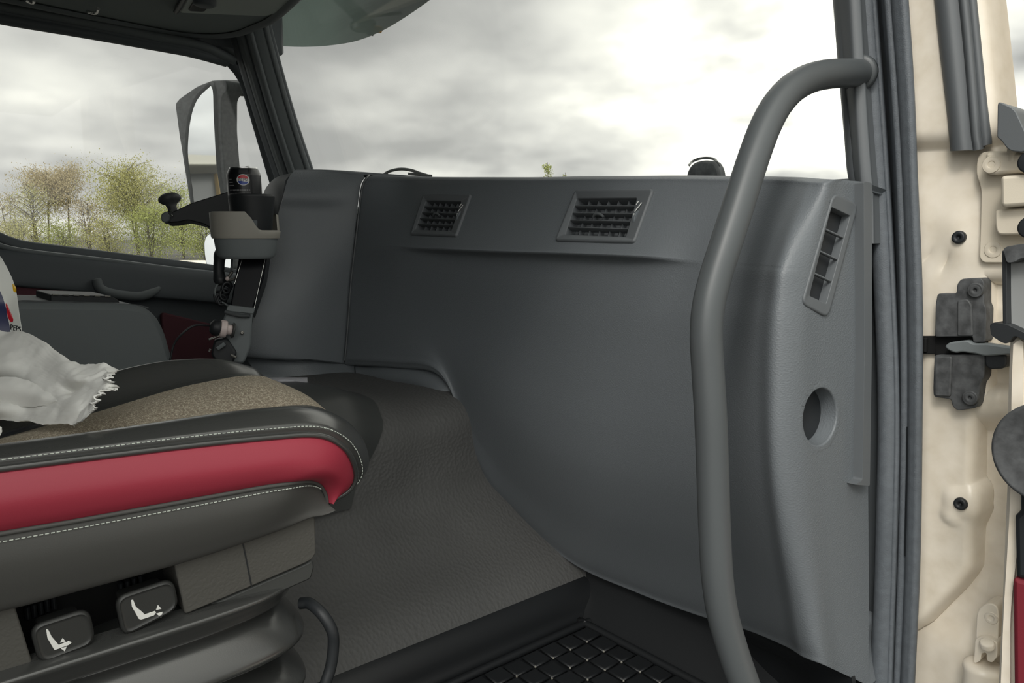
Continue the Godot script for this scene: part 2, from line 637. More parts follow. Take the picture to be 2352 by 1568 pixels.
# ------------------------------------------------------------------ out of doors
func leaf_shape(size) -> Shape:
	var s := Shape.new()
	var pts := []
	for q in [Vector2(0, 0), Vector2(.32, .3), Vector2(.24, .7), Vector2(0, 1), Vector2(-.24, .7), Vector2(-.32, .3)]:
		pts.append(Vector3(q.x * size, -q.y * size, absf(q.x) * 0.3 * size))
	s.flat(pts, Vector3(0, 0, 1))
	return s
func tree(called, label, base: Vector3, h: float, spread: float, stems: int, leaves: int, leafmat, seed_: int, crown_from := 0.35, leaf := 0.16, cat := "tree", group := ""):
	var rng := RandomNumberGenerator.new()
	rng.seed = seed_
	var t = thing(called, label, cat, base, group)
	var tips := []
	for k in stems:
		var tr := Shape.new()
		var lean := Vector3(rng.randf_range(-1, 1), 0, rng.randf_range(-1, 1)) * spread * (0.25 if stems > 1 else 0.08)
		var top: Vector3 = base + lean + Vector3.UP * h * rng.randf_range(0.86, 0.97)
		var start: Vector3 = base + lean * 0.12
		var path := []
		for i in 9:
			var f := i / 8.0
			path.append(start.lerp(top, f) + Vector3(sin(f * 5.0 + k), 0, cos(f * 4.0 + k * 2.0)) * 0.02 * h * f)
		var rad := []
		for i in 9:
			rad.append(h * lerpf(0.012, 0.002, i / 8.0))
		tr.tube(path, rad, 7)
		obj("trunk", tr, M.bark, t)
		var br := Shape.new()
		for b in 16:
			var f := rng.randf_range(crown_from, 0.97)
			var p0: Vector3 = path[0].lerp(path[8], f)
			p0 = path[int(f * 8)].lerp(path[mini(8, int(f * 8) + 1)], f * 8 - int(f * 8))
			var an := rng.randf() * TAU
			var len := spread * rng.randf_range(0.45, 1.0) * sqrt(clampf(1.25 - f, 0.1, 1.0)) * (0.6 + 0.4 * sin(f * PI))
			var tip: Vector3 = p0 + Vector3(cos(an) * len, len * rng.randf_range(0.3, 0.9), sin(an) * len)
			tip.y = minf(tip.y, base.y + h * 1.0)
			var mid := p0.lerp(tip, 0.5) + Vector3.UP * len * 0.08
			br.tube(cr([p0, mid, tip], 5), [h * 0.004, h * 0.0032, h * 0.0025, h * 0.002, h * 0.001], 5)
			for z in 7:
				tips.append(p0.lerp(tip, 0.3 + 0.7 * z / 6.0))
			for z in 3:
				var q0 := p0.lerp(tip, rng.randf_range(0.4, 1.0))
				var q1 := q0 + Vector3(rng.randf_range(-1, 1), rng.randf_range(-.9, .5), rng.randf_range(-1, 1)) * len * 0.35
				br.tube([q0, q0.lerp(q1, 0.5) + Vector3.UP * 0.03, q1], [h * 0.0015, h * 0.0012, h * 0.0006], 4)
				tips.append(q0.lerp(q1, 0.6))
				tips.append(q1)
		var bo = obj("branches", br, M.bark, t)
		bo.set_meta("kind", "stuff")
	var mm := MultiMesh.new()
	mm.transform_format = MultiMesh.TRANSFORM_3D
	mm.mesh = leaf_shape(leaf).done()
	mm.instance_count = leaves
	for i in leaves:
		var p: Vector3 = tips[rng.randi() % tips.size()]
		var r := spread * 0.16
		p += Vector3(rng.randfn(0, r), rng.randfn(-r * 0.4, r * 0.8), rng.randfn(0, r))
		var b := Basis.from_euler(Vector3(rng.randf_range(-.7, .7), rng.randf() * TAU, rng.randf_range(-.7, .7))).scaled(Vector3.ONE * rng.randf_range(0.6, 1.4))
		mm.set_instance_transform(i, Transform3D(b, p - base))
	var mi := MultiMeshInstance3D.new()
	mi.name = "foliage"
	mi.multimesh = mm
	mi.material_override = leafmat
	mi.set_meta("kind", "stuff")
	t.add_child(mi, true)
	return t
func outside():
	const GY := -1.3
	var g := Shape.new()
	g.box(Vector3(0, GY - 0.5, 0), Vector3(700, 1.0, 700), 0.01)
	struct("ground", g, M.ground)
	var at := func(x, d): 
		var p: Vector3 = P(x, 540, d)
		return Vector3(p.x, GY, p.z)
	tree("birch_tree", "tall airy birch with brownish young leaves, farthest left of the tall trees", at.call(112, 72), 9.1, 3.6, 1, 8400, M.leaf_brown, 1, 0.5, 0.105, "tree", "birch trees beyond the side window")
	tree("birch_tree", "tall airy birch with rusty young leaves, just right of the farthest left tall birch", at.call(160, 74), 9.3, 3.2, 1, 7600, M.leaf_brown, 2, 0.5, 0.105, "tree", "birch trees beyond the side window")
	tree("birch_tree", "broad olive green birch with many stems, left of the wing mirror", at.call(318, 72), 8.7, 4.6, 4, 18000, M.leaf_olive, 3, 0.4, 0.112, "tree", "birch trees beyond the side window")
	tree("birch_tree", "young narrow birch at the left edge of the side window, lower than its neighbours", at.call(20, 70), 6.0, 2.0, 2, 3000, M.leaf_brown, 4, 0.25, 0.084, "tree", "birch trees beyond the side window")
	tree("birch_tree", "half-height leafy tree filling the gap under the two tall birches", at.call(85, 66), 6.6, 3.0, 4, 4800, M.leaf_olive, 5, 0.2, 0.084, "tree", "birch trees beyond the side window")
	tree("birch_tree", "small pale green tree between the tall birches and the broad olive tree", at.call(205, 68), 5.4, 2.6, 3, 3600, M.leaf_brown, 6, 0.2, 0.084, "tree", "birch trees beyond the side window")
	tree("birch_tree", "green tree right of the broad olive tree, below the mirror housing", at.call(420, 66), 6.2, 3.2, 4, 8400, M.leaf_green, 7, 0.15, 0.098, "tree", "birch trees beyond the side window")
	tree("shrub", "dense green shrub at the foot of the broad olive tree", at.call(345, 60), 4.2, 2.8, 5, 8400, M.leaf_green, 8, 0.05, 0.091, "shrub", "shrubs under the birch trees")
	tree("shrub", "dense green shrub behind the window sill next to the can holder", at.call(470, 58), 4.4, 2.8, 5, 8400, M.leaf_green, 9, 0.05, 0.091, "shrub", "shrubs under the birch trees")
	tree("shrub", "low yellowish shrub under the small pale tree", at.call(250, 60), 3.4, 2.2, 4, 4400, M.leaf_olive, 10, 0.05, 0.084, "shrub", "shrubs under the birch trees")
	tree("shrub", "low shrub at the far left bottom corner of the side window", at.call(45, 60), 3.2, 2.6, 4, 4000, M.leaf_olive, 11, 0.05, 0.084, "shrub", "shrubs under the birch trees")
	tree("shrub", "low olive shrub under the two tall birches", at.call(140, 60), 3.0, 2.4, 4, 4000, M.leaf_green, 12, 0.05, 0.084, "shrub", "shrubs under the birch trees")
	tree("distant_tree", "lone green treetop just above the middle of the dashboard edge", at.call(1258, 62), 8.5, 0.85, 1, 1400, M.leaf_green, 13, 0.5, 0.112, "tree", "treetops over the dashboard edge")
	tree("distant_tree", "tiny treetop right of the lone green treetop above the dashboard", at.call(1297, 66), 8.1, 0.5, 1, 520, M.leaf_green, 14, 0.5, 0.098, "tree", "treetops over the dashboard edge")
	# a pale road edge far away and the trailer that the wing mirror shows
	var road := Shape.new()
	var a: Vector3 = P(380, 540, 40)
	var b: Vector3 = P(520, 540, 40)
	road.box(Vector3((a.x + b.x) / 2, GY + 0.35, (a.z + b.z) / 2), Vector3(0.5, 0.7, 9.0), 0.08, Basis(Vector3.UP, atan2(b.x - a.x, b.z - a.z)))
	tag(obj("road_barrier", road, M.cream_cast), "long pale concrete barrier under the shrubs, seen above the window sill", "barrier")
	var t = thing("trailer", "tall dark grey ribbed trailer with pale top rail, seen in the wing mirror", "trailer", Vector3(-4.6, GY, 8.0))
	var bo := Shape.new()
	bo.box(Vector3(-4.6, 0.0, 9.0), Vector3(2.4, 1.9, 14.0), 0.04)
	obj("body", bo, M.trailer_dark, t)
	var rail := Shape.new()
	rail.box(Vector3(-4.6, 1.03, 9.0), Vector3(2.5, 0.20, 14.1), 0.03)
	obj("top_rail", rail, M.trailer_rail, t)
	for i in 12:
		var rb := Shape.new()
		rb.box(Vector3(-3.38, 0.0, 2.5 + i * 1.1), Vector3(0.06, 1.85, 0.09), 0.01)
		obj("rib", rb, M.trailer_rib, t)
	for i in 3:
		var wh := Shape.new()
		wh.lathe(Vector3(-3.75, GY + 0.5, 9.0 + i * 1.2), Vector3.RIGHT, [Vector2(.01, .14), Vector2(.2, .14), Vector2(.24, .18), Vector2(.46, .18), Vector2(.5, .12), Vector2(.5, -.12), Vector2(.46, -.18), Vector2(.01, -.18)], 28)
		obj("wheel", wh, M.black, t)

# ------------------------------------------------------------------ far door with its window
func loop_off(p: Array, d: float, n: Vector3, back: float) -> Array:
	return offs(Shape.inset(p, n, -d), n * back)
func driver_door():
	var n := Vector3.RIGHT
	# outline of the side window, on the glass plane x = -1.10
	var win := fillet(pxX(L([0, 52, 60, 60, 300, 95, 515, 133, 612, 398, 640, 470, 680, 640, 500, 609, 250, 577, 10, 545]), -1.10), 0.02, 3)
	var p := pxX(L([-40, 46, 55, 58, 300, 95, 500, 129, 548, 180, 612, 398, 690, 650, 500, 609, 250, 577, 40, 551, -30, 520]), -1.10)
	win = even(fillet(p, 0.035, 5) + [fillet(p, 0.035, 5)[0]], 97)
	win.pop_back()
	var door = root_structure("door_1")
	var fr := Shape.new()
	fr.grid([win, loop_off(win, 0.004, n, 0.012), loop_off(win, 0.022, n, 0.016), loop_off(win, 0.026, n, 0.010), loop_off(win, 0.034, n, 0.012)], true)
	obj("window_rubber", fr, M.trim_dark, door)
	var f2 := Shape.new()
	f2.grid([loop_off(win, 0.032, n, 0.008), loop_off(win, 0.036, n, 0.026), loop_off(win, 0.045, n, 0.030), loop_off(win, 0.056, n, 0.026), loop_off(win, 0.062, n, 0.014)], true)
	obj("window_frame", f2, M.trim_soft, door)
	var f3 := Shape.new()
	f3.grid([loop_off(win, 0.058, n, 0.012), loop_off(win, 0.085, n, 0.03), loop_off(win, 0.13, n, 0.03), loop_off(win, 0.135, n, -0.02)], true)
	obj("door_frame", f3, M.trim_dark, door)
	var gl := Shape.new()
	gl.plate(win, n, 0.005, 0.0005)
	struct("window_2", gl, M.glass)
	# inner panel under the sill
	var pan := Shape.new()
	var rows := []
	for z in [0.0, -0.2, -0.4, -0.6, -0.8, -1.0, -1.15]:
		var s: float = 0.66 + 0.14 * z + 0.03
		var row := []
		for q in [[0.0, -0.062], [0.012, -0.028], [0.0, -0.008], [-0.04, 0.0], [-0.09, 0.002], [-0.1, -0.03], [-0.3, -0.035], [-0.62, -0.03]]:
			row.append(Vector3(-1.03 + q[1], s + q[0] + 0.005, z))
		rows.append(row)
	var sp := surf(rows, 30, 24)
	pan.slab(sp, 0.02)
	obj("inner_panel", pan, M.trim_dark, door)
	var s1 := Shape.new()
	s1.tube(cr(pxX(L([-40, 548, 40, 575, 250, 600, 500, 632, 640, 652]), -1.05), 24), 0.009, 8)
	obj("sill_trim", s1, M.trim_soft, door)
	var red := Shape.new()
	red.plate(fillet(pxX(L([30, 608, 190, 632, 222, 676, 230, 700, 38, 690]), -1.035), 0.02), n, 0.02, 0.004)
	obj("cloth_insert", red, M.wine, door)
	var red2 := Shape.new()
	red2.plate(fillet(pxX(L([370, 716, 520, 752, 540, 850, 380, 830]), -1.035), 0.02), n, 0.02, 0.004)
	obj("cloth_insert", red2, M.wine, door)
	var hd := Shape.new()
	hd.tube(cr(pxX(L([222, 640, 230, 662, 262, 674, 320, 680, 352, 670, 368, 660]), -1.01), 20), [.012, .013, .014, .014, .014, .014, .014, .014, .014, .014, .014, .014, .014, .014, .013, .012, .010, .009, .007, .005], 10)
	obj("door_handle", hd, M.trim_soft, door)
	# wing mirror outside
	var t = thing("wing_mirror", "large grey wing mirror outside the far side window", "wing mirror", onX(470, 460, -1.3))
	var hous := Shape.new()
	var o := onX(470, 330, -1.28)
	var rin := ray(470, 380).normalized()
	var rout := Vector3(-0.33, 0.012, 1.0).normalized()
	var mn := (rout - rin).normalized()
	var outl := fillet(pxP(L([402, 238, 412, 226, 452, 198, 488, 184, 520, 183, 524, 206, 508, 222, 508, 300, 516, 400, 524, 490, 440, 490, 432, 440, 410, 300]), o, mn), 0.02, 4)
	hous.plate(outl, mn, 0.075, 0.010)
	obj("housing", hous, M.dusty_black, t)
	var rim := Shape.new()
	var gpx := pxP(L([487, 197, 492, 212, 494, 270, 500, 380, 508, 470, 455, 478, 444, 430, 435, 370, 434, 330, 439, 280, 448, 245, 462, 220]), o, mn)
	var gl2 := smooth(gpx + [gpx[0]], 60)
	gl2.pop_back()
	rim.grid([offs(Shape.inset(gl2, mn, -0.012), mn * 0.001), offs(Shape.inset(gl2, mn, -0.007), mn * 0.012), offs(gl2, mn * 0.006)], true)
	obj("glass_rim", rim, M.black, t)
	var mg := Shape.new()
	mg.plate(offs(gl2, mn * 0.005), mn, 0.004, 0.0008)
	obj("mirror_glass", mg, M.mirror, t)
	var arm := Shape.new()
	arm.tube(smooth([onX(505, 202, -1.34), onX(545, 202, -1.28), onX(590, 206, -1.2)], 10), 0.027, 12)
	obj("bracket", arm, M.dusty_black, t)
	var arm2 := Shape.new()
	arm2.tube(smooth([onX(528, 200, -1.36), onX(522, 330, -1.36), onX(534, 470, -1.36)], 12), 0.026, 12)
	obj("bracket", arm2, M.dusty_black, t)
	# rounded lower mirror on the same arm
	var t2 := Node3D.new()
	t2.name = "lower_mirror"
	t2.position = onX(487, 600, -1.25) - t.position
	t.add_child(t2, true)
	t2.set_meta("label", "small bright rounded lower mirror")
	var sh := Shape.new()
	var o2 := onX(487, 566, -1.25)
	var mn2 := (Vector3(-0.3, 0.3, 1.0).normalized() - ray(487, 566).normalized()).normalized()
	var ol := fillet(pxP(L([466, 556, 474, 536, 494, 528, 530, 534, 540, 620, 476, 626, 468, 590]), o2, mn2), 0.02, 5)
	sh.plate(ol, mn2, 0.06, 0.008)
	obj("housing", sh, M.dusty_black, t2)
	var sg := Shape.new()
	sg.plate(offs(Shape.inset(ol, mn2, 0.008), mn2 * 0.003), mn2, 0.004, 0.001)
	obj("mirror_glass", sg, M.mirror, t2)

# ------------------------------------------------------------------ windscreen and its pillars
func ws(x, y) -> Vector3:                    # on the raked windscreen
	var nrm := Vector3(0, -0.3, 1).normalized()
	return onP(x, y, Vector3(0, 0.92, -1.2), nrm)
func pillars_and_glass():
	var gl := Shape.new()
	var rows := []
	for y in [0.62, 0.9, 1.2, 1.5, 1.72]:
		var row := []
		for i in 13:
			var x := -1.05 + 2.06 * i / 12.0
			row.append(Vector3(x, y, -1.235 + 0.3 * (y - 0.92) + 0.03 * pow(absf(x) / 1.05, 2)))
		rows.append(row)
	gl.slab(rows, 0.006)
	struct("window_1", gl, M.glass)
	# far pillar: strips between the side window and the windscreen, from top to bottom
	var pil := root_structure("trim_3")
	var pw := [Vector2(525, 60), Vector2(552, 150), Vector2(598, 300), Vector2(645, 440), Vector2(660, 490)]       # along the door frame
	var pv := [Vector2(628, 20), Vector2(638, 80), Vector2(684, 250), Vector2(728, 386), Vector2(760, 480)]         # along the windscreen
	var strips := [[0.0, 0.16, 0.012, M.trim_dark, "seal_strip"], [0.15, 0.30, 0.02, M.trim_soft, "rubber_lip"], [0.28, 0.42, 0.008, M.trim_dark, "groove_strip"], [0.40, 0.52, 0.022, M.trim_soft, "edge_strip"], [0.50, 0.86, 0.012, M.trim_soft, "pillar_cover"], [0.85, 0.93, 0.018, M.trim_soft, "screen_lip"], [0.92, 1.0, 0.014, M.trim_dark, "screen_seal"]]
	for s in strips:
		var sh := Shape.new()
		var net := []
		for i in pw.size():
			var a := onX(pw[i].x, pw[i].y, -1.055)
			var b := ws(pv[i].x, pv[i].y) + Vector3(0, 0, 0.02)
			var toc := (C - a.lerp(b, 0.5)).normalized()
			var row := []
			for k in [0.0, 0.15, 0.5, 0.85, 1.0]:
				var f: float = lerpf(s[0], s[1], k)
				var bul: float = 0.035 * sin(f * PI) + s[2] * (0.0 if k in [0.0, 1.0] else 1.0)
				row.append(a.lerp(b, f) + toc * bul)
			net.append(row)
		sh.slab(surf(net, 17, 28), 0.006)
		obj(s[4], sh, s[3], pil)
	# near pillar beside the open door
	var p2 := root_structure("trim_4")
	var cov := Shape.new()
	var net := []
	for q in [[-1000, 1842, 1900, 1905], [-500, 1882, 1933, 1942], [-230, 1904, 1951, 1962], [-60, 1918, 1962, 1975], [0, 1924, 1968, 1984], [140, 1935, 1976, 1994], [300, 1949, 1986, 2004], [395, 1957, 1993, 2012], [450, 1970, 1998, 2018], [560, 1976, 2000, 2020]]:
		net.append([ws(q[1] + 8, q[0]), P(q[1], q[0], 1.03), P(q[1] + 14, q[0], 1.0), P(q[2] - 6, q[0], 0.975), P(q[2], q[0], 0.985), P(q[3], q[0], 1.0)])
	cov.slab(surf(net, 26, 30), 0.006)
	obj("pillar_cover", cov, M.dash_smooth, p2)
	var ln := Shape.new()
	ln.tube(cr([P(1908, -1000, .976), P(1969, -60, .976), P(1972, 0, .976), P(1978, 140, .976), P(1988, 300, .977), P(1995, 395, .98), P(2000, 440, .985)], 24), 0.0022, 6)
	obj("edge_bead", ln, M.handle, p2)
	# outer sun visor with what shows through it
	var v := Shape.new()
	var vz := -1.5
	var low := cr(pxZ(L([560, 92, 640, 105, 720, 107, 800, 98, 860, 78, 915, 48, 985, 0, 1060, -60]), vz), 30)
	var rws := []
	for k in 6:
		var row := []
		for i in low.size():
			var top := Vector3(low[i].x, 2.05, vz + 0.28)
			var q: Vector3 = low[i].lerp(top, k / 5.0)
			q.z -= 0.05 * sin(k / 5.0 * PI)
			row.append(q)
		rws.append(row)
	v.slab(rws, 0.005)
	tag(obj("sun_visor", v, M.visor), "green tinted outer sun visor with curved lower edge above the windscreen", "sun visor")
	var lm = thing("marker_lamp", "yellow marker lamp with a looped cable behind the green sun visor", "lamp", onZ(840, 80, -1.62))
	var le := Shape.new()
	le.plate(fillet(pxZ(L([812, 72, 820, 60, 842, 54, 860, 58, 856, 72]), -1.6), 0.01), Vector3.BACK, 0.04, 0.005)
	obj("lens", le, M.orange, lm)
	var cb := Shape.new()
	cb.tube(cr(pxZ(L([846, 72, 815, 70, 808, 55, 830, 42, 880, 34, 920, 30]), -1.58), 24), 0.006, 8)
	obj("cable", cb, M.black, lm)
	var st := Shape.new()
	st.bar(onZ(775, -12, -1.62), onZ(856, 66, -1.6), Vector3.BACK, 0.055, 0.02)
	obj("bracket", st, M.black, lm)
	# wiper and the black housing beyond the dashboard edge
	var w = thing("wiper", "thin black wiper arm bowing up behind the dashboard edge", "wiper", onZ(935, 396, -1.27))
	var wa := Shape.new()
	wa.tube(cr(pxZ(L([880, 402, 895, 393, 920, 388, 945, 391, 965, 398, 985, 404]), -1.27), 20), 0.0045, 8)
	obj("arm", wa, M.black, w)
	var wb := Shape.new()
	wb.bar(onZ(940, 399, -1.28), onZ(990, 404, -1.28), Vector3.UP, 0.01, 0.008)
	obj("blade", wb, M.black, w)
	var cam = thing("front_camera", "black rounded housing with a fuzzy rim peeping over the dashboard edge", "housing", onZ(1620, 402, -1.3))
	var dome := Shape.new()
	dome.plate(fillet(pxZ(L([1572, 430, 1578, 392, 1590, 374, 1615, 367, 1640, 370, 1650, 388, 1656, 430]), -1.26), 0.012), Vector3.BACK, 0.02, 0.008)
	obj("shell", dome, M.dusty_black, cam)
	var fz := Shape.new()
	var arc := smooth(pxZ(L([1584, 382, 1592, 373, 1615, 366, 1640, 369, 1650, 386]), -1.268), 50)
	for i in arc.size() - 1:
		var d: Vector3 = (arc[i + 1] - arc[i]).normalized()
		fz.bar(arc[i], arc[i] + Vector3(-d.y, d.x, 0) * 0.005, Vector3.BACK, 0.001, 0.001, 0.0002)
	var fo = obj("rim_bristles", fz, M.black, cam)
	fo.set_meta("kind", "stuff")

# ------------------------------------------------------------------ shelf over the windscreen
func overhead():
	var t = thing("overhead_console", "dark grey overhead console with a lamp panel at the top of the cab", "overhead console", Vector3(-0.4, 1.30, -0.7))
	var Y := 1.30
	var s := Shape.new()
	var edge := cr(pxY(L([-160, -20, 0, 8, 180, 44, 367, 80, 440, 90, 505, 92, 560, 86, 600, 72, 643, 53, 690, 14, 704, 0, 790, -70, 900, -200]), Y), 60)
	var rows := []
	for q in [[0.0, 0.0], [0.004, -0.012], [0.014, -0.02], [0.03, -0.02], [0.036, -0.012]]:
		var row := []
		for i in edge.size():
			var tt: Vector3 = (edge[mini(i + 1, edge.size() - 1)] - edge[maxi(i - 1, 0)]).normalized()
			var inw := Vector3.UP.cross(tt).normalized()
			if inw.dot(Vector3(0.6, 0, 0.6)) < 0:
				inw = -inw
			row.append(edge[i] + inw * q[0] + Vector3(0, q[1] + 0.02, 0))
		rows.append(row)
	s.slab(rows, 0.004)
	obj("edge_trim", s, M.trim_soft, t)
	var un := Shape.new()
	var pts := edge.duplicate()
	pts.append(Vector3(1.0, Y, edge[-1].z))
	pts.append(Vector3(1.0, Y, 0.1))
	pts.append(Vector3(-1.04, Y, 0.1))
	var wall := []
	for p in edge:
		wall.append(p + Vector3(0, 0.54, 0))
	un.grid([offs(edge, Vector3(0, 0.012, 0)), wall])
	un.flat(offs(pts, Vector3(0, 0.012, 0)), Vector3.DOWN)
	un.flat(offs(pts, Vector3(0, 0.05, 0)), Vector3.UP)
	obj("underside", un, M.roof_cloth, t)
	var y2 := Y + 0.006
	var lp := Shape.new()
	lp.plate(fillet(pxY(L([412, 30, 446, -30, 720, -40, 640, 30, 610, 38]), y2), 0.015), Vector3.DOWN, 0.02, 0.006)
	obj("lamp_panel", lp, M.lamp_panel, t)
	var rc := Shape.new()
	rc.plate(fillet(pxY(L([432, 26, 462, -26, 520, -26, 478, 18, 470, 28]), y2 - 0.004), 0.012), Vector3.DOWN, 0.01, 0.004)
	obj("lamp_lens", rc, M.black_gloss, t)
	var k1 := Shape.new()
	k1.tube(pxY(L([404, 27, 440, -32]), y2 - 0.002), 0.007, 8)
	obj("panel_rail", k1, M.handle, t)
	var k2 := Shape.new()
	k2.lathe(onY(470, 4, y2 - 0.006), Vector3.DOWN, [Vector2(0.03, -0.01), Vector2(0.028, 0.008), Vector2(0.02, 0.012), Vector2(0, 0.012)], 20)
	obj("reading_lamp", k2, M.trim_dark, t)
	var hatch := Shape.new()
	var hp := fillet(pxY(L([60, -40, 240, 18, 340, 38, 366, 26, 380, -40]), y2 + 0.002), 0.03)
	hatch.plate(hp, Vector3.DOWN, 0.008, 0.003)
	obj("hatch", hatch, M.roof_cloth, t)
	for q in [[[200, 26, 212, 30, 222, 29, 226, 20]], [[58, -2, 66, 4, 76, 6, 78, 0]]]:
		var hk := Shape.new()
		hk.tube(cr(pxY(L(q[0]), Y - 0.012), 12), 0.0045, 8)
		obj("coat_hook", hk, M.alu, t)
	# header trim between console and side window
	var hd := root_structure("trim_5")
	for q in [[[-60, -6, 0, 14, 200, 52, 367, 86, 460, 104, 540, 140], 0.014, M.trim_soft, -1.03], [[-60, 8, 0, 26, 200, 64, 367, 98, 450, 114, 525, 144], 0.012, M.trim_dark, -1.04], [[-60, 24, 0, 42, 200, 76, 367, 106, 440, 120, 520, 142], 0.016, M.trim_dark, -1.045]]:
		var ts := Shape.new()
		ts.tube(cr(pxX(L(q[0]), q[3]), 40), q[1], 10)
		obj("header_strip", ts, q[2], hd)
	var back := Shape.new()
	back.box(Vector3(-1.09, 1.55, -0.4), Vector3(0.06, 0.5, 1.5), 0.01)
	obj("roof_side_panel", back, M.trim_dark, hd)

# ------------------------------------------------------------------ engine tunnel, floor and mat
func tunnel_profile() -> Array:
	return [Vector3(-.46, .0, 0), Vector3(-.43, .12, 0), Vector3(-.38, .28, 0), Vector3(-.32, .37, 0), Vector3(-.22, .392, 0), Vector3(-.05, .394, 0), Vector3(.12, .396, 0), Vector3(.22, .397, 0), Vector3(.285, .386, 0), Vector3(.325, .352, 0), Vector3(.341, .28, 0), Vector3(.357, .218, 0), Vector3(.388, .178, 0), Vector3(.43, .138, 0), Vector3(.50, .095, 0), Vector3(.535, .05, 0), Vector3(.548, .0, 0)]
func tunnel_and_floor():
	var fn := FastNoiseLite.new()
	fn.seed = 4
	fn.frequency = 3.2
	var prof := smooth(tunnel_profile(), 90)
	var s := Shape.new()
	var rows := []
	for k in 60:
		var z := -1.12 + 1.5 * k / 59.0
		var row := []
		for i in prof.size():
			var p: Vector3 = prof[i]
			var t: Vector3 = (prof[mini(i + 1, 89)] - prof[maxi(i - 1, 0)]).normalized()
			var nn := Vector3(-t.y, t.x, 0)
			var amp := 0.010 * smoothstep(0.45, 0.6, i / 89.0) * (1.0 - smoothstep(0.82, 0.93, i / 89.0))
			row.append(Vector3(p.x, p.y, z) + nn * amp * fn.get_noise_2d(p.y * 1.6, z * 1.2))
		rows.append(row)
	s.grid(rows)
	var eng := obj("engine_tunnel", s, M.vinyl)
	tag(eng, "grey grained vinyl cover over the engine tunnel between seat and footwell", "tunnel cover")
	# smooth black cover draped over the shoulder of the tunnel
	var tr := Shape.new()
	var tr_rows := []
	for k in 22:
		var f := k / 21.0
		var row := []
		for i in 40:
			var g := i / 39.0
			var idx := int(lerpf(26, 70, g))
			var p: Vector3 = prof[idx]
			var t: Vector3 = (prof[idx + 1] - prof[idx - 1]).normalized()
			var nn := Vector3(-t.y, t.x, 0)
			var front := curve_at([[0.0, -.50], [.30, -.58], [.455, -.618], [.59, -.671], [.695, -.692], [.784, -.697], [.852, -.677], [.91, -.646], [1.0, -.60]], g)
			var lift := 0.005 + 0.020 * smoothstep(0.0, 0.14, f) * smoothstep(0.0, 0.06, g) * smoothstep(0.0, 0.10, 1.0 - g)
			row.append(Vector3(p.x, p.y, lerpf(front, -0.25, f)) + nn * lift)
		tr_rows.append(row)
	tr.slab(tr_rows, 0.004)
	tag(obj("tunnel_tray", tr, M.tray), "smooth black moulded plastic cover on the tunnel behind the seat corner", "plastic cover")
	var ed := Shape.new()
	ed.grid(cr([Vector3(.519, .066, 0), Vector3(.537, .056, 0), Vector3(.552, .038, 0), Vector3(.556, .015, 0), Vector3(.562, .003, 0), Vector3(.566, -.02, 0)], 14).map(func(q): return [q + Vector3(0, 0, -.995), q + Vector3(0, 0, -.6), q + Vector3(0, 0, .2)]))
	tag(obj("tunnel_edge_strip", ed, M.mat_rubber), "long grey edge strip along the foot of the engine tunnel", "edge strip")
	# footwell front and kick panels
	var toe := Shape.new()
	toe.slab(surf([[Vector3(.40, .30, -1.08), Vector3(.8, .30, -1.08), Vector3(1.1, .30, -1.08)], [Vector3(.40, .15, -1.04), Vector3(.8, .15, -1.04), Vector3(1.1, .15, -1.04)], [Vector3(.40, .04, -1.0), Vector3(.8, .04, -1.0), Vector3(1.1, .04, -1.0)], [Vector3(.40, -.02, -.95), Vector3(.8, -.02, -.95), Vector3(1.1, -.02, -.95)]], 12, 16), 0.01)
	struct("wall_front_lower", toe, M.mat_rubber)
	var m = thing("floor_mat", "black rubber floor mat of square blocks in the passenger footwell", "floor mat", Vector3(.8, -.02, -.6))
	var base := Shape.new()
	base.box(Vector3(.82, -.012, -.45), Vector3(.50, .012, 1.02), .004)
	obj("base", base, M.mat_rubber, m)
	var lip := Shape.new()
	lip.tube(cr([Vector3(.575, .0, -.2), Vector3(.575, .0, -.93), Vector3(.58, .0, -.945), Vector3(.60, .0, -.95), Vector3(1.05, .0, -.95)], 20), 0.007, 8)
	obj("rim", lip, M.mat_rubber, m)
	var bs := Shape.new()
	bs.box(Vector3.ZERO, Vector3(.034, .034, .006), .0022, Basis(Vector3.RIGHT, -PI / 2))
	var bm := bs.done()
	var nub := Shape.new()
	var rng := RandomNumberGenerator.new()
	rng.seed = 6
	for i in 12:
		for j in 17:
			var c := Vector3(.604 + .04 * i, -.003 + rng.randf_range(-.0012, .0012), -.925 + .04 * j)
			var o := obj("block", bm, M.mat_rubber, m)
			o.position = c - m.position
			o.rotation = Vector3(rng.randf_range(-.05, .05), 0, rng.randf_range(-.05, .05))
			if i < 11:
				nub.ball(c + Vector3(.02, .003, .02), .0021, 6)
	var no := obj("nubs", nub, M.nub, m)
	no.set_meta("kind", "stuff")
	var sill := root_structure("trim_6")
	var sb := Shape.new()
	sb.slab(surf([[Vector3(1.0, -.03, -.99), Vector3(1.0, -.03, -.5), Vector3(1.0, -.03, .4)], [Vector3(1.06, .0, -.99), Vector3(1.06, .0, -.5), Vector3(1.06, .0, .4)], [Vector3(1.09, .03, -.99), Vector3(1.09, .02, -.5), Vector3(1.09, .02, .4)], [Vector3(1.13, .03, -.99), Vector3(1.13, .02, -.5), Vector3(1.13, .02, .4)], [Vector3(1.14, -.1, -.99), Vector3(1.14, -.1, -.5), Vector3(1.14, -.1, .4)]], 16, 20), 0.006)
	obj("door_sill", sb, M.trim_dark, sill)
	var kick := Shape.new()
